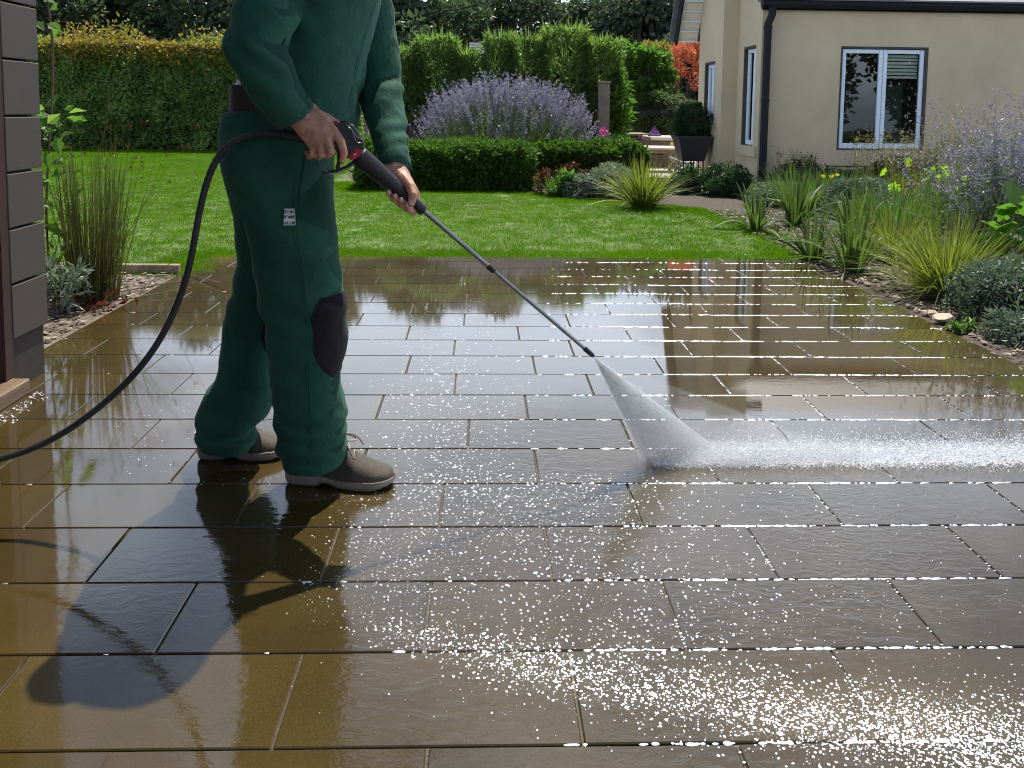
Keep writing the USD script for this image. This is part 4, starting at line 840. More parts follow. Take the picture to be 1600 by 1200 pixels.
part(cv, 'stem', tube(smoothcurve([(c[0], 4.6, 0), (c[0] - .03, 4.6, .6), (c[0] + .02, 4.6, 1.15), (c[0] - .03, 4.6, 1.7)], 14), .006, 5), 'twig')
for i in range(90):
    zz = r.choice([r.uniform(.1, .85), r.uniform(.85, 1.0), r.uniform(1.3, 1.55)], p=[.62, .26, .12])
    part(cv, 'leaf', leaves(np.array([[c[0] + r.normal(.0, .035), 4.6 + r.normal(0, .05), zz]]), .075, r, np.array([[.5, -.3, .5]]), .7, .62), 'bright_leaf' if r.uniform() > .25 else 'conifer_leaf')
for i, (pts, lab) in enumerate(((((205, 470), (255, 462), (300, 456)), 'dark twig lying from the bark chips onto the terrace edge'), (((170, 462), (215, 456), (268, 447)), 'thin reddish twig lying across the bark chips'), (((292, 430), (320, 440), (348, 450)), 'short twig lying on the terrace near the hose'))):
    solo('twig', tube(smoothcurve([G(*p) + [0, 0, .012 + .006 * k] for k, p in enumerate(pts)], 12), .004, 5), 'twig', lab, 'twig')
dl = thing('dead_leaves', 'curled orange dead leaves at the foot of the reeds', 'leaf litter', G(155, 480), kind='stuff')
r = np.random.default_rng(19); gg = G(158, 480); n = 40
part(dl, 'leaves', leaves(np.c_[gg[0] + r.normal(0, .09, n), gg[1] + r.normal(0, .05, n), r.uniform(.005, .03, n)], .07, r, np.tile([0, 0, .3], (n, 1)), .3, .3), 'russet_leaf')

# ------------------------------------------------------------------ the person
def S(rows_px, Yc):  # pixel rows to world rings handled in ringloft
    pass
def ringloft(rows, n=40, pw=2.3):
    """rows: (y_px, x_left, x_right, Y, half depth[, tilt]) -> a closed loft whose silhouette runs through those pixels."""
    th = np.linspace(0, 2 * math.pi, n, endpoint=False); rings = []
    rows = np.array([list(r_) + [0] * (6 - len(r_)) for r_ in rows], float)
    from scipy.interpolate import PchipInterpolator
    o = np.argsort(rows[:, 0]); rows = rows[o]; f = PchipInterpolator(rows[:, 0], rows[:, 1:]); ys = np.linspace(rows[0, 0], rows[-1, 0], max(8, int((rows[-1, 0] - rows[0, 0]) / 9)))
    for y in ys:
        xl, xr, Yc, ry, tl = f(y); a, b = P(xl, y, Yc), P(xr, y, Yc); c = (a + b) / 2; rx = np.linalg.norm(b - a) / 2
        cs, sn = np.cos(th), np.sin(th); k = (np.abs(cs) ** pw + np.abs(sn) ** pw) ** (-1 / pw)
        rings.append(np.c_[c[0] + rx * k * cs, Yc + ry * k * sn, c[2] + tl * k * cs])
    return mani(loft(rings))
def folds(v, f, amp, scale, seed, ridged=True):
    n = vnormals(v, f); q = v * np.asarray(scale); q = q + .6 * (np.stack([meshkit.noise(q * .7 + k * 9.1, seed + k) for k in range(3)], 1) - .5)
    h = meshkit.fbm(q, 3, seed)
    h = (1 - np.abs(2 * h - 1) * 2.2) if ridged else (h - .5) * 2
    return v + n * (h * amp)[:, None]
YN, YF = 2.315, 2.50           # depth of the near (right) and far (left) leg
near_leg = ringloft([(724, 446, 534, YN, .078), (713, 441, 538, YN, .084), (700, 436, 541, YN, .084), (690, 434, 541, YN, .086), (675, 436, 540, YN, .088), (655, 431, 540, YN, .088), (630, 430, 538, YN, .088), (605, 428, 530, YN, .088), (580, 425, 529, YN, .088), (545, 421, 537, YN, .09), (505, 415, 539, YN, .093), (470, 408, 536, YN, .095), (440, 402, 533, YN, .097), (400, 397, 528, YN, .10), (360, 390, 523, YN, .102), (320, 378, 519, YN + .02, .104), (275, 364, 514, YN + .05, .105), (250, 358, 512, YN + .06, .10)])
far_leg = ringloft([(698, 316, 394, YF, .072), (688, 313, 396, YF, .078), (678, 311, 396, YF, .078), (660, 310, 398, YF, .082), (645, 312, 418, YF, .085), (630, 314, 426, YF, .087), (612, 324, 430, YF, .088), (596, 338, 430, YF, .088), (575, 345, 431, YF, .088), (540, 349, 436, YF, .088), (500, 354, 444, YF, .09), (470, 361, 452, YF, .092), (440, 369, 462, YF, .094), (400, 373, 478, YF, .098), (360, 371, 490, YF - .01, .10), (320, 364, 500, YF - .03, .102), (275, 356, 508, YF - .05, .105), (250, 352, 508, YF - .06, .10)])
hips = ringloft([(335, 372, 517, 2.40, .150), (310, 366, 518, 2.405, .168), (280, 358, 517, 2.405, .182), (250, 352, 518, 2.405, .186), (225, 350, 526, 2.405, .180), (205, 350, 530, 2.40, .172), (185, 352, 530, 2.40, .165), (172, 356, 528, 2.40, .160, .012)])
TR = union([near_leg, far_leg, hips]).refine_to_length(.011)
v, f = taubin(TR, 14)
low = np.clip((.30 - v[:, 2]) / .22, 0, 1)
v = folds(v, f, .0036, (9, 9, 11), 4); v = folds(v, f, .0014, (22, 22, 15), 14)
nv = vnormals(v, f)
# stacked creases above the shoes and behind the knees
v = v + nv * (low * .0042 * np.sin(v[:, 2] * 105 + 3.2 * meshkit.noise(v * 9, 2) * 2 + v[:, 0] * 14))[:, None]
v = v + nv * (.0035 * np.exp(-((v[:, 2] - .50) / .10) ** 2) * np.sin(v[:, 2] * 70 + v[:, 0] * 30 + 5 * meshkit.noise(v * 6, 5)))[:, None]
TRV, TRF = v, f
ft = (P(450, 765, 2.37)); ft[2] = 0
person = thing('person', 'person in green work jacket and trousers holding the pressure washer lance', 'person', (-.46, 2.38, 0))
part(person, 'trousers', (TRV, TRF), 'green_cloth', True)

torso = ringloft([(180, 392, 549, 2.395, .160, -.05), (165, 384, 553, 2.395, .172, -.055), (140, 377, 557, 2.39, .182, -.05), (110, 376, 563, 2.385, .188, -.03), (70, 384, 574, 2.38, .195), (30, 392, 584, 2.37, .200), (-10, 402, 592, 2.36, .205), (-40, 416, 594, 2.36, .205), (-66, 436, 588, 2.355, .180), (-84, 458, 572, 2.35, .125), (-98, 474, 562, 2.345, .075)])
def W(px, py, Y): return P(px, py, Y)
ra = [W(436, -38, 2.19), W(397, 78, 2.10), W(432, 143, 2.12), W(457, 178, 2.155)]
la = [W(563, -36, 2.53), W(583, 60, 2.53), W(592, 135, 2.49), W(606, 200, 2.39), W(617.5, 253, 2.30)]
rarm = chain([W(470, -50, 2.28)] + ra, [.092, .080, .066, .056, .0455], 28)
larm = chain([W(545, -48, 2.44)] + la, [.085, .074, .066, .060, .047, .034], 28)
def trim(mn, wrist, d): return mn.trim_by_plane([float(-x) for x in unit(d)], float(-(np.asarray(wrist) @ unit(d))))
rarm = trim(rarm, W(462, 182, 2.16), ra[3] - ra[1]); larm = trim(larm, W(620, 266, 2.29), la[4] - la[3])
JK = union([torso, rarm, larm]).refine_to_length(.010)
v, f = taubin(JK, 16)
v = folds(v, f, .0046, (9, 9, 8), 9); v = folds(v, f, .0014, (20, 20, 16), 19)
nv = vnormals(v, f)
def seg_t(p, a, b): return ((p - a) @ (b - a)) / ((b - a) @ (b - a))
dl_ = np.min([np.linalg.norm(v - (la[1] + (la[4] - la[1]) * s), axis=1) for s in np.linspace(0, 1, 30)], axis=0); tl_ = seg_t(v, la[1], la[4])
ml = np.clip((.11 - dl_) / .04, 0, 1) * np.clip((tl_ - .15) * 4, 0, 1) * np.clip((.99 - tl_) * 9, 0, 1)
sh = np.sin(tl_ * 30 + 11 * meshkit.noise(v * [6, 6, 9], 11) + 30 * (v[:, 0] + .3) + 16 * v[:, 1])
v = v + nv * (ml * .0055 * (np.abs(sh) ** .6 * np.sign(sh)) * (.25 + 1.1 * meshkit.noise(v * 5, 23)) * np.clip(.45 + nv[:, 0] * .8, .15, 1))[:, None]
dr_ = np.min([np.linalg.norm(v - (ra[0] + (ra[1] - ra[0]) * s), axis=1) for s in np.linspace(.4, 1.2, 16)], axis=0); mr = np.clip((.12 - dr_) / .04, 0, 1)
v = v + nv * (mr * .004 * np.sin(v[:, 2] * 60 + v[:, 0] * 55 + 6 * meshkit.noise(v * 6, 13)))[:, None]
JKV, JKF = v, f
part(person, 'jacket', (JKV, JKF), 'green_cloth', True)

# drapes: pieces of cloth that lie on the clothes, found by angle and height about an axis
def drape(name, V, F, axis, outline, off, mat, nu=26, nvv=30, sel=None, label=None, thick=.003, rim=.3):
    """outline(u in 0..1, v in 0..1) -> (theta, z); the piece follows the surface of V about axis(z)."""
    n_ = vnormals(V, F); q = V - np.c_[axis(V[:, 2]), V[:, 2]]; th = np.arctan2(q[:, 1], q[:, 0]); rr = np.hypot(q[:, 0], q[:, 1]); k = np.ones(len(V), bool) if sel is None else sel(V, th)
    src = np.c_[th[k] * .1, V[k, 2]]; u, w = np.meshgrid(np.linspace(0, 1, nu), np.linspace(0, 1, nvv), indexing='ij'); T, Z = outline(u.ravel(), w.ravel())
    R = griddata(src, rr[k], np.c_[T * .1, Z]); Rn = griddata(src, rr[k], np.c_[T * .1, Z], 'nearest'); R = np.where(np.isnan(R), Rn, R)
    from scipy.ndimage import gaussian_filter
    R = gaussian_filter(R.reshape(nu, nvv), 1.0).ravel()
    def surf(o): a = axis(Z); return np.c_[a[:, 0] + (R + o) * np.cos(T), a[:, 1] + (R + o) * np.sin(T), Z]
    e = (u.ravel() < 1e-6) | (u.ravel() > 1 - 1e-6) | (w.ravel() < 1e-6) | (w.ravel() > 1 - 1e-6)
    a, b = surf(np.where(e, off * rim, off)), surf(np.full(len(Z), off - thick - .004)); i = np.arange(nu * nvv).reshape(nu, nvv)
    qd = np.stack([i[:-1, :-1], i[1:, :-1], i[1:, 1:], i[:-1, 1:]], -1).reshape(-1, 4); N = nu * nvv
    fs = np.vstack([qd, qd[:, ::-1] + N]); bd = np.r_[i[0, :], i[1:, -1], i[-1, -2::-1], i[-2:0:-1, 0]]; m = len(bd)
    fs = np.vstack([fs, [[bd[j], bd[j] + N, bd[(j + 1) % m] + N, bd[(j + 1) % m]] for j in range(m)]])
    vv = np.vstack([a, b]); ff = np.vstack([fs[:, [0, 1, 2]], fs[:, [0, 2, 3]]]); t = trimesh.Trimesh(vv, ff, process=False)
    if t.volume < 0: ff = ff[:, ::-1]
    return part(person, name, (vv, ff), mat, True, label)
def leg_axis(rows, Y):
    rows = np.array(sorted(rows)); z = np.array([P((a + b) / 2, y, Y)[2] for y, a, b in rows]); x = np.array([P((a + b) / 2, y, Y)[0] for y, a, b in rows]); o = np.argsort(z)
    return lambda q: np.c_[np.interp(q, z[o], x[o]), np.full(len(np.atleast_1d(q)), Y)]
ax_near = leg_axis([(713, 441, 537), (580, 425, 529), (505, 415, 539), (440, 402, 533), (360, 390, 523)], YN)
ax_far = leg_axis([(690, 314, 394), (612, 324, 430), (540, 349, 436), (440, 369, 462)], YF)
zk1, zk0 = P(510, 466, YN - .09)[2], P(510, 597, YN - .09)[2]
def knee(u, w):      # rounded top corner, pointed towards the shin
    s = np.sqrt(np.clip(1 - ((w - .52) / .56) ** 4, .02, 1)); lo = np.where(w < .35, .55 + .45 * (w / .35) ** .6, 1.0)
    c = -.30; return c + (u - .5) * 1.75 * s * lo + .15 * (1 - lo), zk0 + (zk1 - zk0) * w - .008 * (u - .5) ** 2
drape('knee_pad', TRV, TRF, ax_near, knee, .0045, 'black_cloth', sel=lambda V, th: (np.abs(V[:, 2] - .33) < .25) & (np.hypot(V[:, 0] - ax_near(V[:, 2])[:, 0], V[:, 1] - YN) < .13) & (np.abs(th) < 2.6))
drape('knee_pad', TRV, TRF, ax_far, lambda u, w: knee(u, w), .0045, 'black_cloth', sel=lambda V, th: (np.abs(V[:, 2] - .33) < .25) & (np.hypot(V[:, 0] - ax_far(V[:, 2])[:, 0], V[:, 1] - YF) < .13) & (np.abs(th) < 2.6))
# white printed patch on the thigh
def th_at(px, py, Y): a = ax_near(np.array([P(px, py, Y)[2]]))[0]; q = P(px, py, Y); return math.atan2(q[1] - a[1], q[0] - a[0]), q[2]
tA, zA = th_at(443, 327, YN - .1); tB, zB = th_at(462, 352, YN - .1)
patch_out = lambda u, w: (tA + (tB - tA) * u, zB + (zA - zB) * w)
sel_th = lambda V, th: (V[:, 2] > .55) & (V[:, 2] < .95) & (V[:, 1] < YN + .01) & (np.abs(V[:, 0] - ax_near(V[:, 2])[:, 0]) < .16)
lbl = drape('cloth_label', TRV, TRF, ax_near, patch_out, .0035, 'white_cloth', 8, 10, sel_th, 'small white printed cloth label', rim=.9)
for (u0, u1, v0, v1) in [(.10, .16, .72, .92), (.24, .30, .72, .92), (.42, .46, .70, .92), (.58, .74, .74, .90), (.82, .88, .72, .92), (.08, .16, .40, .60), (.16, .28, .54, .60), (.40, .58, .42, .56), (.64, .70, .40, .60), (.76, .90, .44, .60), (.12, .20, .08, .22), (.32, .38, .08, .26), (.52, .58, .08, .22), (.70, .90, .10, .24)]:
    drape('label_print', TRV, TRF, ax_near, lambda u, w, q=(u0, u1, v0, v1): patch_out(q[0] + (q[1] - q[0]) * u, q[2] + (q[3] - q[2]) * w), (.0048), 'ink', 3, 3, sel_th, thick=.0006, rim=1.0)
# jacket placket and trouser pocket welt
ax_t = lambda z: np.c_[np.interp(np.atleast_1d(z), [.95, 1.3, 1.45], [P(470, 170, 2.39)[0], P(490, 0, 2.37)[0], P(510, -80, 2.36)[0]]), np.full(len(np.atleast_1d(z)), 2.38)]
sel_t = lambda V, th: (np.hypot(V[:, 0] - ax_t(V[:, 2])[:, 0], V[:, 1] - 2.38) < .24) & (np.abs(th) < 1.5)
drape('placket', JKV, JKF, ax_t, lambda u, w: (-.52 + .14 * u + .10 * w, 1.02 + .36 * w), .004, 'green_cloth', 5, 40, sel_t, 'overlapping front edge of the jacket')
drape('pocket_welt', TRV, TRF, ax_near, lambda u, w: (-1.18 + .42 * w + .03 * u, .97 - .20 * (1 - w)), .003, 'green_cloth', 3, 24, lambda V, th: (V[:, 2] > .6) & (V[:, 1] < YN + .08) & (np.abs(V[:, 0] - ax_near(V[:, 2])[:, 0]) < .17))
# undershirt and belt showing at the small of the back
shirt = ringloft([(190, 364, 520, 2.40, .140), (150, 368, 530, 2.395, .150), (115, 380, 545, 2.39, .15)])
part(person, 'undershirt', taubin(shirt.refine_to_length(.02), 4), 'white_cloth', True)
belt = ringloft([(181, 356, 500, 2.40, .163), (170, 357, 500, 2.40, .166), (150, 361, 385, 2.38, .10)], pw=2.6)
bl = [P(357 + 3 * math.cos(0), 160, 2.40)]
th = np.linspace(math.radians(110), math.radians(262), 26); cx = (P(362, 155, 2.4) + P(530, 155, 2.4)) / 2
prof = [(cx[0] + .143 * math.cos(a), 2.40 + .160 * math.sin(a)) for a in th]
bv = []; bf = []
za, zc = P(362, 172, 2.40)[2], P(362, 134, 2.40)[2]
for x, y in prof: bv += [(x, y, za - .01), (x, y, zc)]
for x, y in prof: bv += [(cx[0] + (x - cx[0]) * .97, 2.4 + (y - 2.4) * .97, za - .01), (cx[0] + (x - cx[0]) * .97, 2.4 + (y - 2.4) * .97, zc)]
m_ = len(prof)
for i in range(m_ - 1):
    a, b = 2 * i, 2 * m_ + 2 * i; bf += [(a, a + 2, a + 3), (a, a + 3, a + 1), (b, b + 3, b + 2), (b, b + 1, b + 3), (a + 1, a + 3, b + 3), (a + 1, b + 3, b + 1)]
part(person, 'belt', (np.array(bv), np.array(bf)), 'belt_leather', 40)

# hands, arms, neck and head: one skin surface
def hand_right():
    Yh = 2.155; ms = []
    w1, w2 = W(466, 190, Yh), W(484, 173, Yh + .01)
    mcp = [W(521, 205, Yh - .012), W(513, 216, Yh - .018), W(503, 225, Yh - .014), W(491, 229, Yh - .004)]
    ms.append(Manifold.batch_hull([ball(w1, .021), ball(w2, .021), ball(mcp[0], .0125), ball(mcp[1], .0125), ball(mcp[2], .0125), ball(mcp[3], .012)]))
    ms.append(chain([W(452, 165, Yh + .002), (w1 + w2) / 2], [.031, .027]))
    ms.append(chain([mcp[0], W(533, 222, Yh - .018), W(537.5, 239, Yh - .012), W(535, 252, Yh - .004)], [.0118, .0105, .0092, .0076]))
    ms.append(chain([mcp[1], W(517, 236, Yh - .024), W(510, 243, Yh - .004), W(504, 236, Yh + .016)], [.0120, .0108, .0098, .0085]))
    ms.append(chain([mcp[2], W(503, 241, Yh - .020), W(497, 245, Yh), W(492, 238, Yh + .018)], [.0118, .0106, .0095, .0082]))
    ms.append(chain([mcp[3], W(490, 241, Yh - .012), W(484, 244, Yh + .004), W(480, 238, Yh + .02)], [.0108, .0095, .0085, .0075]))
    ms.append(chain([W(486, 178, Yh + .02), W(511, 186, Yh + .042), W(529, 197, Yh + .052), W(541, 208, Yh + .05)], [.019, .0135, .0112, .009]))
    return union(ms), [(W(535, 252, Yh - .0105), np.array([0, -.75, -.6]))]
def hand_left():
    Yh = 2.235; ms = []
    wr = W(617, 262, Yh + .045)
    mcp = [W(648, 302, Yh + .040), W(641, 296, Yh + .052), W(632, 291, Yh + .058), W(623, 287, Yh + .058)]
    tb_ = W(630, 279, Yh + .018)
    ms.append(Manifold.batch_hull([ball(wr + [-.012, 0, 0], .0195), ball(wr + [.011, 0, -.004], .0195), ball(tb_, .016)] + [ball(m_, .0125) for m_ in mcp]))
    ms.append(chain([W(610, 238, Yh + .095), wr], [.024, .0235]))
    ms.append(chain([tb_, W(641, 291, Yh - .004), W(645.5, 305, Yh - .024), W(642.5, 318, Yh - .028)], [.0185, .0130, .0112, .0090]))
    for m_, pip, dip, tip, q in ((mcp[0], (651, 322, .035), (645, 331, .006), (636.5, 322, -.022), 1.0), (mcp[1], (642, 316, .040), (635.5, 325.5, .008), (627, 314, -.024), 1.06), (mcp[2], (632, 310, .044), (625, 319, .010), (617, 308, -.024), 1.0), (mcp[3], (622, 304, .046), (614.5, 311, .014), (607.5, 301.5, -.018), .86)):
        ms.append(chain([m_, W(pip[0], pip[1], Yh + pip[2]), W(dip[0], dip[1], Yh + dip[2]), W(tip[0], tip[1], Yh + tip[2])], [.0118 * q, .0108 * q, .0100 * q, .0086 * q]))
    nails = [(W(t[0], t[1], Yh + t[2] - .0082 * t[3]), np.array([-.15, -1, .28])) for t in ((636.5, 320, -.022, 1), (627, 312, -.024, 1.05), (617, 306, -.024, 1), (607.5, 299.5, -.018, .86))] + [(W(642, 317, Yh - .0365), np.array([.1, -1, .15]))]
    return union(ms), nails
hr, nails_r = hand_right(); hl, nails_l = hand_left()
def fine(m): 
    v, f = taubin(m.refine_to_length(.0032), 7); q = v * 70
    return mani((v + vnormals(v, f) * ((meshkit.fbm(q, 3, 3) - .5) * .0016)[:, None], f))
hr, hl = fine(hr), fine(hl)
hc = np.array([-.345, 2.335, 1.600])      # head, turned back towards the hose
neck0 = P(512, -88, 2.35)
body = [chain([neck0 + [0, 0, -.06], hc + [.01, .0, -.075]], [.066, .058], 24), Manifold.batch_hull([ball(hc + [.022, 0, .034], .077, 28), ball(hc + [-.02, 0, .03], .075, 28), ball(hc + [-.035, 0, -.045], .058, 24), ball(hc + [-.062, 0, -.085], .026, 18)]),
        Manifold.batch_hull([ball(hc + [-.098, 0, .01], .008), ball(hc + [-.118, 0, -.028], .011), ball(hc + [-.085, .014, -.032], .012), ball(hc + [-.085, -.014, -.032], .012)]), Manifold.batch_hull([ball(hc + [-.090, .018, -.066], .008), ball(hc + [-.090, -.018, -.066], .008), ball(hc + [-.096, 0, -.064], .009)]),
        chain([P(450, 0, 2.38), P(500, -40, 2.36), neck0], [.10, .12, .062], 24), chain([P(445, 250, 2.40), P(470, 120, 2.39), P(490, 20, 2.37), P(505, -55, 2.36)], [.115, .115, .13, .10], 24),
        chain([P(505, -50, 2.3)] + ra + [W(462, 180, 2.157)], [.07, .055, .045, .036, .030, .028], 20), chain([P(520, -50, 2.42)] + la, [.07, .055, .045, .040, .032, .027], 20),
        chain([P(445, 262, 2.33), P(470, 505, YN), P(482, 700, YN)], [.085, .055, .036], 20), chain([P(440, 262, 2.46), P(398, 520, YF), P(352, 672, YF)], [.085, .055, .036], 20)]
for s in (-1, 1):
    body.append(Manifold.sphere(1.0, 20).scale([.020, .009, .033]).translate([float(x) for x in hc + [.012, s * .083, -.01]]))
bd = union(body).refine_to_length(.014); bv_, bf_ = taubin(bd, 10)
skin = union([mani((bv_, bf_)), hr, hl])
part(person, 'body', skin, 'skin', 50)
for (c, d) in nails_r + nails_l:
    d = unit(d); s = unit(np.cross(d, [0, 0, 1.0])); u = np.cross(s, d); m = trimesh.creation.icosphere(subdivisions=2); vv = m.vertices * [.0048, .0062, .0016]
    part(person, 'fingernail', (c + vv[:, :1] * s + vv[:, 1:2] * u + vv[:, 2:] * d, m.faces), 'nail', True)
for s in (-1, 1):
    e = trimesh.creation.icosphere(subdivisions=2, radius=.0125); e.apply_translation(hc + [-.083, s * .032, .012]); part(person, 'eye', e, 'eye', True)
    e = trimesh.creation.icosphere(subdivisions=1, radius=.0058); e.apply_translation(hc + [-.0925, s * .032, .012]); part(person, 'iris', e, 'hair', True)
hb_ = Manifold.batch_hull([ball(hc + [.028, 0, .03], .081, 28), ball(hc + [.040, 0, -.02], .066, 24)]).trim_by_plane([1.0, 0, 0], float(hc[0] - .005))
part(person, 'hair', taubin(hb_.refine_to_length(.012), 5), 'hair', True)
cap = Manifold.batch_hull([ball(hc + [.020, 0, .048], .086, 32), ball(hc + [-.016, 0, .046], .084, 32)]).trim_by_plane([0, 0, 1.0], float(hc[2] + .045))
cp = part(person, 'cap', taubin(cap.refine_to_length(.012), 5), 'green_cloth', True)
th = np.linspace(-1.15, 1.15, 15); o = [(hc[0] - .03 - .125 * math.cos(a) ** .7, hc[1] + .070 * math.sin(a) / math.sin(1.15)) for a in th]; ii = [(hc[0] - .06, y) for _, y in o[::-1]]
bm = trimesh.creation.extrude_polygon(Polygon(o + ii).buffer(0), .004, engine='earcut'); bm.apply_translation([0, 0, hc[2] + .044]); bm.vertices[:, 2] -= (hc[0] - .05 - bm.vertices[:, 0]) * .18
part(person, 'cap_brim', bm, 'green_cloth')

# cuffs and the side seam of the near trouser leg
for wr_, dr2, rad_ in ((W(462, 182, 2.16), ra[3] - ra[1], .0485), (W(620, 266, 2.29), la[4] - la[3], .0375)):
    d2 = unit(dr2); q_ = wr_ - d2 * .0005; part(person, 'cuff', taubin(union([mani(tube([q_ - d2 * .034, q_ - d2 * .032, q_ - d2 * .003, q_], [rad_ * 1.06, rad_ * 1.10, rad_ * 1.06, rad_ * 1.0], 30))]).refine_to_length(.008), 3), 'green_cloth', 40)
drape('side_seam', TRV, TRF, ax_near, lambda u, w: (-1.42 + .055 * u + .12 * np.sin(w * 2.2), .10 + .72 * w), .0022, 'green_cloth', 3, 70, lambda V, th: (V[:, 2] < .95) & (V[:, 1] < YN + .06) & (np.hypot(V[:, 0] - ax_near(V[:, 2])[:, 0], V[:, 1] - YN) < .15) & (np.abs(V[:, 0] - ax_near(V[:, 2])[:, 0]) < .16))

# shoes
def shoe(heel, toe, w, h_ankle, tag_=None, lift=0.0):
    heel, toe = np.array([heel[0], heel[1], 0]), np.array([toe[0], toe[1], 0]); L = np.linalg.norm(toe - heel); e = (toe - heel) / L; s = np.array([-e[1], e[0], 0]); up = np.array([0, 0, 1.0])
    S_ = [0, .03, .09, .2, .33, .46, .60, .72, .83, .92, .975, 1.0]
    Wd = np.array([.30, .52, .66, .70, .68, .74, .90, 1.0, .97, .80, .50, .16]) * w / 2
    top = np.array([.060, .088, .100, .106, .106, .096, .078, .062, .052, .045, .037, .029]) * h_ankle / .105
    bot = np.array([.036, .032, .032, .031, .027, .022, .019, .018, .018, .020, .023, .024])
    from scipy.interpolate import PchipInterpolator
    ss = np.linspace(0, 1, 46) ** 1.0; ss = .5 - .5 * np.cos(math.pi * ss)
    top = top * np.interp(S_, [0, .30, .55, 1], [1.25, 1.35, 1.0, 1.0])
    Wi, Ti, Bi = (PchipInterpolator(S_, q)(ss) for q in (Wd, top, bot)); th_ = np.linspace(0, 2 * math.pi, 30, endpoint=False); rings = []
    for k, q in enumerate(ss):
        c, sn = np.cos(th_), np.sin(th_); pw_ = 2.6; kk = (np.abs(c) ** pw_ + np.abs(sn) ** pw_) ** (-1 / pw_); zc_ = Bi[k]; zz = np.where(sn > 0, zc_ + (Ti[k] - zc_) * np.abs(sn * kk), zc_ - .008 * np.abs(sn * kk)); nar = 1 - .42 * np.clip((zz - zc_) / .09, 0, 1) ** 1.3 * (q < .62)
        rings.append(heel + e * (q * L) + (Wi[k] * kk * c * nar)[:, None] * s + zz[:, None] * up)
    v, f = loft(rings); nn = vnormals(v, f); v = v + nn * (.0016 * (meshkit.fbm(v * 55, 3, 8) - .5) * 2 + .0018 * np.sin((v @ e) * 260) * np.exp(-((((v - heel) @ e) / L - .70) / .09) ** 2))[:, None]
    up_ = part(person, 'shoe', (v, f), 'suede', 50, tag_)
    # sole: wedge heel, waist under the arch, low tread
    Ws = Wi + .006; Tp = np.interp(ss, [0, .1, .25, .36, .5, 1.0], [.046, .043, .040, .032, .024, .029]); Bt = np.interp(ss, [0, .05, .12, .30, .345, .42, .50, .82, 1.0], [.012, .003, .001, .001, .010, .011, .001, .001, .016]); rings = []
    for k, q in enumerate(ss):
        x = np.array([-1, -.96, -.5, 0, .5, .96, 1, .98, .5, 0, -.5, -.98]); z = np.array([.55, .12, 0, 0, 0, .12, .55, 1, 1, 1, 1, 1]); zz = Bt[k] + (Tp[k] - Bt[k]) * z + lift * 0
        rings.append(heel + e * (q * L * 1.012 - .003) + (Ws[k] * x)[:, None] * s + zz[:, None] * up)
    part(up_, 'sole', loft(rings), 'sole', 40)
    tr = []
    for q in np.linspace(.03, .95, 20):
        if .33 < q < .47: continue
        wv = float(np.interp(q, ss, Ws)) * .95; tr.append(obox(heel + e * q * L + up * float(np.interp(q, ss, Bt) + .001), e, s, up, .0045, wv * .90, .003))
    part(up_, 'tread', cat_(tr), 'suede')
    tz_ = lambda q: float(np.interp(q, S_, top)); wz_ = lambda q: float(np.interp(q, S_, Wd)) * .44
    for j, q in enumerate((.44, .50, .56, .62)):
        a_, b_ = heel + e * q * L + s * wz_(q) + up * (tz_(q) - .006), heel + e * (q + (.02 if j else 0)) * L - s * wz_(q) + up * (tz_(q) - .006); m_ = (a_ + b_) / 2 + up * .013
        part(up_, 'lace', tube(smoothcurve([a_, m_, b_], 9), .0027, 6), 'lace', True)
    k0 = heel + e * .46 * L + up * (tz_(.46) + .004)
    for sg in (-1, 1):
        part(up_, 'lace', tube(smoothcurve([k0, k0 + e * .018 + s * sg * .022 + up * .003, k0 + e * .045 + s * sg * .036 - up * .016, k0 + e * .04 + s * sg * .020 - up * .014, k0 + e * .004], 22), .0024, 6), 'lace', True)
        part(up_, 'lace', tube(smoothcurve([k0, k0 + e * .03 + s * sg * .03 + up * .002, k0 + e * .06 + s * sg * .05 - up * .035], 12), .0024, 6), 'lace', True)
    part(up_, 'tongue', obox(heel + e * .40 * L + up * (tz_(.40) + .004), unit(e - up * .45), s, unit(up + e * .45), .03, .026, .006, .003), 'suede')
h1_, t1_ = G(446, 760), G(614, 766)
shoe((h1_[0], h1_[1] + .045), (t1_[0], t1_[1] + .03), .108, .118, 'near shoe with light wedge sole')
h2_, t2_ = G(305, 722), G(447, 714)
shoe((h2_[0], h2_[1] + .045), (t2_[0], t2_[1] + .02), .104, .112, 'far shoe with trailing lace')

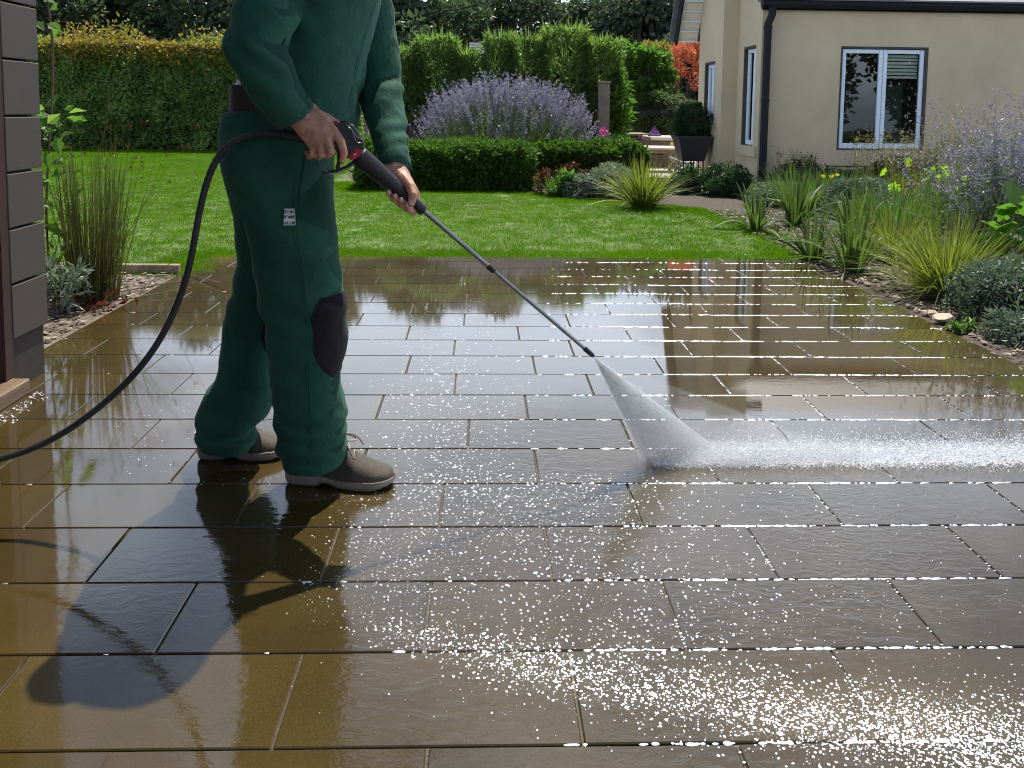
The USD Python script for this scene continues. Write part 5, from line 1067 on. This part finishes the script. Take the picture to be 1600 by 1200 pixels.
# ------------------------------------------------------------------ pressure washer lance
TIP = P(928, 557, 2.375); GA = P(556, 239, 2.205)
gx = TIP - GA; gx /= np.linalg.norm(gx); gd = np.array([0, -1.0, 0]) - gx * (np.array([0, -1.0, 0]) @ gx); gd = unit(gd); gu = np.cross(gd, gx)
if gu[2] < 0: gu = -gu
def gY(x): return GA[1] + (TIP[1] - GA[1]) * (x - 556) / (928 - 556)
lance = thing('pressure_washer_lance', 'black and red pressure washer gun with a long thin steel lance, held in both hands', 'pressure washer', GA)
def plate(pts, depth, ch=.004, shift=0.0):
    """A px outline given its real thickness about the gun's plane, with chamfered rims."""
    pg = Polygon(pts).buffer(1.2).buffer(-1.2); ins = pg.buffer(-ch * 600)
    if ins.is_empty or ins.geom_type != 'Polygon': ins = pg.buffer(-.6); ch = .001
    def lay(g_, d):
        v, f = trimesh.creation.triangulate_polygon(g_, engine='earcut'); return v, f
    out = []
    for g_, h in ((pg, depth / 2 - ch), (ins, depth / 2)):
        e = trimesh.creation.extrude_polygon(g_, 2 * h, engine='earcut'); q = e.vertices; base_ = np.array([P(x, y, gY(x)) for x, y in q[:, :2]])
        w_ = base_ + gd * (q[:, 2] - h)[:, None] * -1 + gd * shift; out.append((w_, e.faces))
    return union([mani(o) for o in out])
part(lance, 'gun_body', plate([(519, 196), (540, 189), (552, 196), (568, 220), (566, 232), (552, 240), (540, 247), (531, 240), (522, 228), (515, 215)], .046), 'black_plastic', 30)
part(lance, 'handle', tube(smoothcurve([P(548, 226, 2.20), P(527, 222, 2.195), P(505, 219, 2.19), P(484, 218, 2.19)], 16), np.linspace(.021, .019, 16), 16), 'black_plastic', True)
rc = part(lance, 'collar', plate([(545, 240), (556, 229), (563, 231), (566, 237), (562, 242), (551, 248), (546, 247)], .056), 'red_plastic', 30)
part(rc, 'arrow_mark', cat_([obox(P(x, y, gY(555)) + gd * .0286, unit(P(x + dx_, y + dy_, gY(555)) - P(x, y, gY(555))), unit(np.cross(gd, unit(P(x + dx_, y + dy_, gY(555)) - P(x, y, gY(555))))), gd, hl_, .0011, .0005) for x, y, dx_, dy_, hl_ in ((553.5, 238.5, 5, -4, .0052), (551.6, 238.4, 0, 3, .0030))]), 'white_mark')
part(lance, 'button', plate([(521, 192), (525, 188.5), (528.5, 191), (528, 196), (523.5, 197)], .024, .002), 'red_plastic', 30)
part(lance, 'wire_clip', tube(smoothcurve([P(540, 192, 2.20) + gd * .026, P(549, 199, 2.2) + gd * .028, P(560, 212, 2.2) + gd * .028, P(567.5, 219, 2.2) + gd * .027, P(563, 220.5, 2.2) + gd * .028, P(553, 210, 2.2) + gd * .028, P(544, 197, 2.2) + gd * .026], 30), .0011, 6), 'grey_steel', True)
part(lance, 'trigger_guard', plate([(556, 243), (551, 252), (541, 259), (526, 265.5), (512, 268), (502, 264), (505, 271), (516, 272), (530, 270), (545, 263), (556, 256), (561, 249)], .020, .002), 'black_plastic', 30)
part(lance, 'guard_inlay', plate([(511, 270.8), (516, 271.6), (530, 269.4), (545, 262), (554, 256.5), (553.4, 255.4), (544, 260.6), (529, 267.2), (516, 269.6)], .0215, .0006), 'grey_steel')
part(lance, 'trigger', plate([(529, 240), (534, 246), (531, 262), (526, 266), (524, 262), (527, 252), (526, 243)], .014, .002), 'black_plastic')
def along(pA, pB, rr, seg=18, name='x', mat='black_plastic', sm=True):
    q = [GA + gx * s for s in pA]; return tube(q, rr, seg)
def spx(px): return (P(px, 239 + (557 - 239) * (px - 556) / (928 - 556), gY(px)) - GA) @ gx
s1, s2, s3 = spx(560), spx(640), spx(662)
part(lance, 'grip', along([s1, s1 + .004, s1 + (s2 - s1) * .5, s2 - .01, s2], None, [.022, .0255, .0225, .0165, .0145]), 'black_plastic', 40)
for j in range(7):
    sj = s1 + .02 + j * (s2 - s1 - .04) / 7; part(lance, 'grip_rib', along([sj, sj + .003], None, [.0258 - .0098 * (sj - s1) / (s2 - s1)] * 2), 'black_rubber', 40)
part(lance, 'collar', along([s2 - .004, s2, s3 - .004, s3], None, [.0135, .0155, .0145, .012]), 'black_plastic', 40, 'black end collar of the grip')
stp = spx(766); sT = np.linalg.norm(TIP - GA)
part(lance, 'lance_tube', along([s3 - .01, stp], None, [.0062, .0062], 12), 'grey_steel', True)
part(lance, 'coupling', along([stp - .012, stp - .01, stp + .012, stp + .014], None, [.0062, .0080, .0080, .0058], 12), 'black_plastic', 40)
part(lance, 'lance_tube', along([stp, sT - .035], None, [.0054, .0050], 12), 'grey_steel', True)
part(lance, 'nozzle', along([sT - .04, sT - .036, sT - .008, sT], None, [.0050, .0072, .0066, .0040], 12), 'black_plastic', 40)
part(lance, 'hose_sleeve', tube(smoothcurve([P(486, 218, 2.19), P(470, 214, 2.19), P(452, 211, 2.19), P(440, 210, 2.19)], 14), np.linspace(.0170, .0100, 14), 14), 'black_rubber', True)
# hose: leaves the handle, arches over the hip and sweeps to the ground on the left
HP = [(445, 210, 2.19), (425, 208.5, 2.19), (400, 210, 2.19), (375, 217, 2.185), (352, 232, 2.18), (334, 258, 2.175), (321, 293, 2.17), (311, 335, 2.165), (302, 385, 2.16), (292, 430, 2.16), (274, 482, 2.16), (245, 538, 2.15), (200, 595, 2.14), (140, 648, 2.13), (70, 692, 2.12), (0, 717, 2.10), (-110, 740, 2.07)]
hp = [P(*q) for q in HP]; e_ = np.array([-1.75, 1.75, .014]); hp += [np.array([-1.50, 1.95, .05]), np.array([-1.62, 1.6, .013]), np.array([-1.45, .9, .013]), np.array([-1.3, 0.2, .013])]
hp = [q for q in hp if q[2] > 0.0]
hc_ = smoothcurve(hp, 200); hc_[:, 2] = np.maximum(hc_[:, 2], .0083)
solo('hose', tube(hc_, .0080, 12), 'black_rubber', 'thick black rubber hose looping from the gun handle down to the lower left', 'hose', smooth=True)
rib = [tube([hc_[i], hc_[i] + (hc_[i + 1] - hc_[i]) * .35], .0094, 12) for i in range(0, 16)]
part(lance, 'hose_rib_guard', cat_(rib), 'black_rubber', 40)

# ------------------------------------------------------------------ water: spray fan, splash, drops and beads
NZ = TIP + gx * .003
A0, A1 = G(1006, 722), G(1125, 704)
TH = .05
def fan(a, b, th0, th1):
    d = unit(np.cross(b - a, [0, 0, 1.0])); return Manifold.hull_points(np.array([NZ + d * th0 + [-.003, 0, 0], NZ - d * th0 + [-.003, 0, 0], NZ + d * th0 + [.004, 0, .001], NZ - d * th0 + [.004, 0, .001], a + d * th1 + [0, 0, .002], a - d * th1 + [0, 0, .002], b + d * th1 + [0, 0, .002], b - d * th1 + [0, 0, .002]]))
M('spray_mist', {'g': ('geometry', {}), 's': ('vector_math', {'math_type': 'subtract', 'vector2': tuple(NZ)}), 'l': ('vector_math', {'math_type': 'length'}), 'a': ('math', {'math_type': 'add', 'value2': .03}), 'd': ('math', {'math_type': 'divide', 'value1': 6.5}), 'v': ('principled_volume', {'color': (.97, .98, 1.0), 'anisotropy': .35})},
  [('g.position', 's.vector1'), ('s.vector', 'l.vector1'), ('l.value', 'a.value1'), ('a.value', 'd.value2'), ('d.value', 'v.density')], volume='v.volume')
M('splash_mist', {'v': ('principled_volume', {'color': (.97, .98, 1.0), 'density': 7.0, 'anisotropy': .35})}, [], volume='v.volume')
spray = thing('spray', 'white fan of water spraying from the lance nozzle onto the slabs', None, NZ, kind='stuff')
part(spray, 'mist', fan(A0, A1, .004, .035), 'spray_mist')
M('thin_mist', {'v': ('principled_volume', {'color': (.97, .98, 1.0), 'density': 1.5, 'anisotropy': .35})}, [], volume='v.volume')
part(spray, 'thin_mist', fan(A0 + [.03, 0, 0], G(1300, 700), .003, .07), 'thin_mist')
r = np.random.default_rng(55)
n = 2600; u = r.beta(1.1, 1.7, n); tgt = A0 + (A1 - A0) * u[:, None] * 1.25 + r.normal(0, .018, (n, 3)); tgt[:, 2] = 0; s = r.uniform(.03, 1, n) ** .8
p = NZ + (tgt - NZ) * s[:, None]; d = unit(tgt - NZ); L = r.uniform(.006, .022, n)
part(spray, 'streaks', blades(p, d, L, r.uniform(.0005, .0009, n), 0, r, 2), 'foam', kind='stuff')
# splash running to the right from the point of impact
n = 60000; x0, x1 = A0[0] + .02, 2.2; t = r.uniform(0, 1, n); x = x0 + (x1 - x0) * t; yc = IMPACT[1] + .02 + .05 * t; y = yc + r.normal(0, .020 + .030 * t ** .7, n) + .02 * np.abs(r.normal(0, 1, n))
zz = np.abs(r.exponential(.005 + .014 * np.minimum(1, t * 6) * (1 - .6 * t), n)); sz = .0004 + .0013 * r.uniform(0, 1, n) ** 2.5
drop = trimesh.creation.icosphere(subdivisions=1, radius=1.0)
drop2 = trimesh.Trimesh(drop.vertices * [1.9, .8, .8], drop.faces, process=False)
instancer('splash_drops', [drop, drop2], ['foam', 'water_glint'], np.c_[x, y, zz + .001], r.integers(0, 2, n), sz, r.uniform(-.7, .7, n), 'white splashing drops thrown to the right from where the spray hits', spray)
ml_ = []
for q in np.linspace(0, 1, 7): ml_.append(ball((A0[0] + .06 + .55 * q, IMPACT[1] + .03 + .03 * q, -.02), .075 * (1 - .3 * abs(q - .3))))
mh = union([Manifold.batch_hull(ml_[i:i + 2]) for i in range(6)]).trim_by_plane([0, 0, 1.0], .0015)
part(spray, 'splash_mist', mh, 'splash_mist')

mh = union([Manifold.batch_hull([ball((A0[0] + .40 + .3 * q, IMPACT[1] + .06 + .02 * q, -.03), .085 - .012 * q), ball((A0[0] + .70 + .3 * q, IMPACT[1] + .08 + .02 * q, -.03), .073 - .012 * q)]) for q in range(3)]).trim_by_plane([0, 0, 1.0], .0015)
part(spray, 'thin_mist', mh, 'thin_mist')

# drops, and flat metal beads that imitate sun glints, on the slabs
bead = trimesh.creation.icosphere(subdivisions=2, radius=1.0); bv2 = bead.vertices.copy(); bv2[:, 2] *= .32
bead_l = trimesh.Trimesh(bv2 * [1, 1, 1], bead.faces, process=False); bead_e = trimesh.Trimesh(bv2 * [1.35, .85, 1], bead.faces, process=False)
pts, szs, yaws = [], [], []
def scatter(n, fn, s0, s1):
    k = 0
    while k < n:
        px, py = fn(); 
        if py > 1210 or px > 1640 or py < 410: k += 1; continue
        g_ = G(px, py)
        if TX0 < g_[0] < TX1 and 1.15 < g_[1] < TY1: pts.append((g_[0], g_[1], .0004)); szs.append(r.uniform(s0, s1)); yaws.append(r.uniform(0, 6.28))
        k += 1
# the scatter is laid out on the ground as arcs round the impact
def arc_drop(rad, dr, a0, a1):
    a = r.uniform(a0, a1); q = rad + r.normal(0, dr); return (IMPACT[0] + q * math.cos(a) , IMPACT[1] + q * math.sin(a))
def ground_scatter(n, fn, s0, s1):
    for _ in range(n):
        x, y = fn()
        if TX0 + .02 < x < TX1 - .02 and 1.2 < y < TY1 - .02: pts.append((x, y, .0004)); szs.append(s0 * (s1 / s0) ** r.uniform(0, 1) ** 1.8); yaws.append(r.uniform(0, 6.28))
def img(px, py): g_ = G(px, py); return g_[0], g_[1]
ground_scatter(2300, lambda: img(r.normal(850, 150), 740 + abs(r.normal(0, 110))), .0006, .0028)          # cloud of drops before the impact
ground_scatter(1700, lambda: img(r.normal(700, 65), r.uniform(415, 780)), .0008, .0030)                     # thrown back along the lance
ground_scatter(800, lambda: img(r.normal(600, 70), r.normal(880, 70)), .0005, .0020)
def band():
    u_ = r.uniform(0, 1) ** .62; px = 560 + 1060 * u_; py = 960 + 210 * u_ ** .75 + r.normal(0, 16 + 26 * u_); return img(px, py)
ground_scatter(6500, band, .0005, .0026)
ground_scatter(900, lambda: img(r.normal(1050, 170), r.normal(1000, 70)), .0006, .0028)
def run():                                                                                                 # glint beads for the sheet of water running off to the right
    t_ = r.uniform(0, 1) ** .8; return A0[0] + .04 + 1.75 * t_, IMPACT[1] + .02 + .05 * t_ + r.normal(0, .016 + .018 * t_)
ground_scatter(9000, run, .0007, .0032)
ground_scatter(160, lambda: img(r.uniform(1050, 1600), r.uniform(760, 1150)), .0008, .0020)
ground_scatter(130, lambda: img(r.uniform(180, 460), r.uniform(610, 760)), .0010, .0024)
ground_scatter(100, lambda: (BX + .07 + abs(r.normal(0, .03)), r.uniform(2.75, 3.12)), .0016, .0042)
# bright beads that imitate sun glints in the wet joints, thick on the right
JB = []
for (y0, xs) in JOINTS:
    n = int((TX1 - TX0) / .0085)
    for x in np.linspace(TX0, TX1, n):
        px, py = proj((x, y0, 0))
        if py > 1230 or py < 400: continue
        a = np.clip((px - 820) / 260, .02, 1) * np.clip(1.12 - (px - 1330) / 420, .10, 1)
        if py > 1100: a *= .6
        a *= .12 + 1.35 * meshkit.noise(np.array([[x * 14, y0 * 11, 0]]), 5)[0]
        if r.uniform() < a * 1.0: JB.append((x + r.normal(0, .002), y0 + r.normal(0, .0008), -.0006, .0020 + .0040 * r.uniform(0, 1) ** 2))
    for x in xs[1:-1]:
        for y in np.arange(y0, y0 + RW, .011):
            px, py = proj((x, y, 0)); a = np.clip((px - 900) / 500, 0, .5)
            if r.uniform() < a: JB.append((x, y, -.0014, r.uniform(.0010, .0022)))
JB = np.array(JB)
drops = thing('water_drops', 'scattered water drops and metal-bright beads that imitate sun glints on the wet slabs', None, (0, 0, 0), kind='stuff')
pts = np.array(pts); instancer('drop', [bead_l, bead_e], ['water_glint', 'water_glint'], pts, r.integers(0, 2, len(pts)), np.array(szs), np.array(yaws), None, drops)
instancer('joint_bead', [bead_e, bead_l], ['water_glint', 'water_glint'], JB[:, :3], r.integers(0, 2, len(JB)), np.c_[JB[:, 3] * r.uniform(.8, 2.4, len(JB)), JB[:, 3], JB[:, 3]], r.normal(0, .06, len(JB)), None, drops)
solo('splash_pool', tube(smoothcurve([(BX + .06, 2.72, -.002), (BX + .075, 2.95, -.002), (BX + .07, 3.10, -.002), (BX + .04, 3.30, -.002)], 30), np.linspace(.006, .012, 30) * (1 + .5 * np.sin(np.arange(30) * 1.9)), 8), 'foam', 'thin line of foamy water along the timber threshold', kind='stuff', smooth=True) if False else None
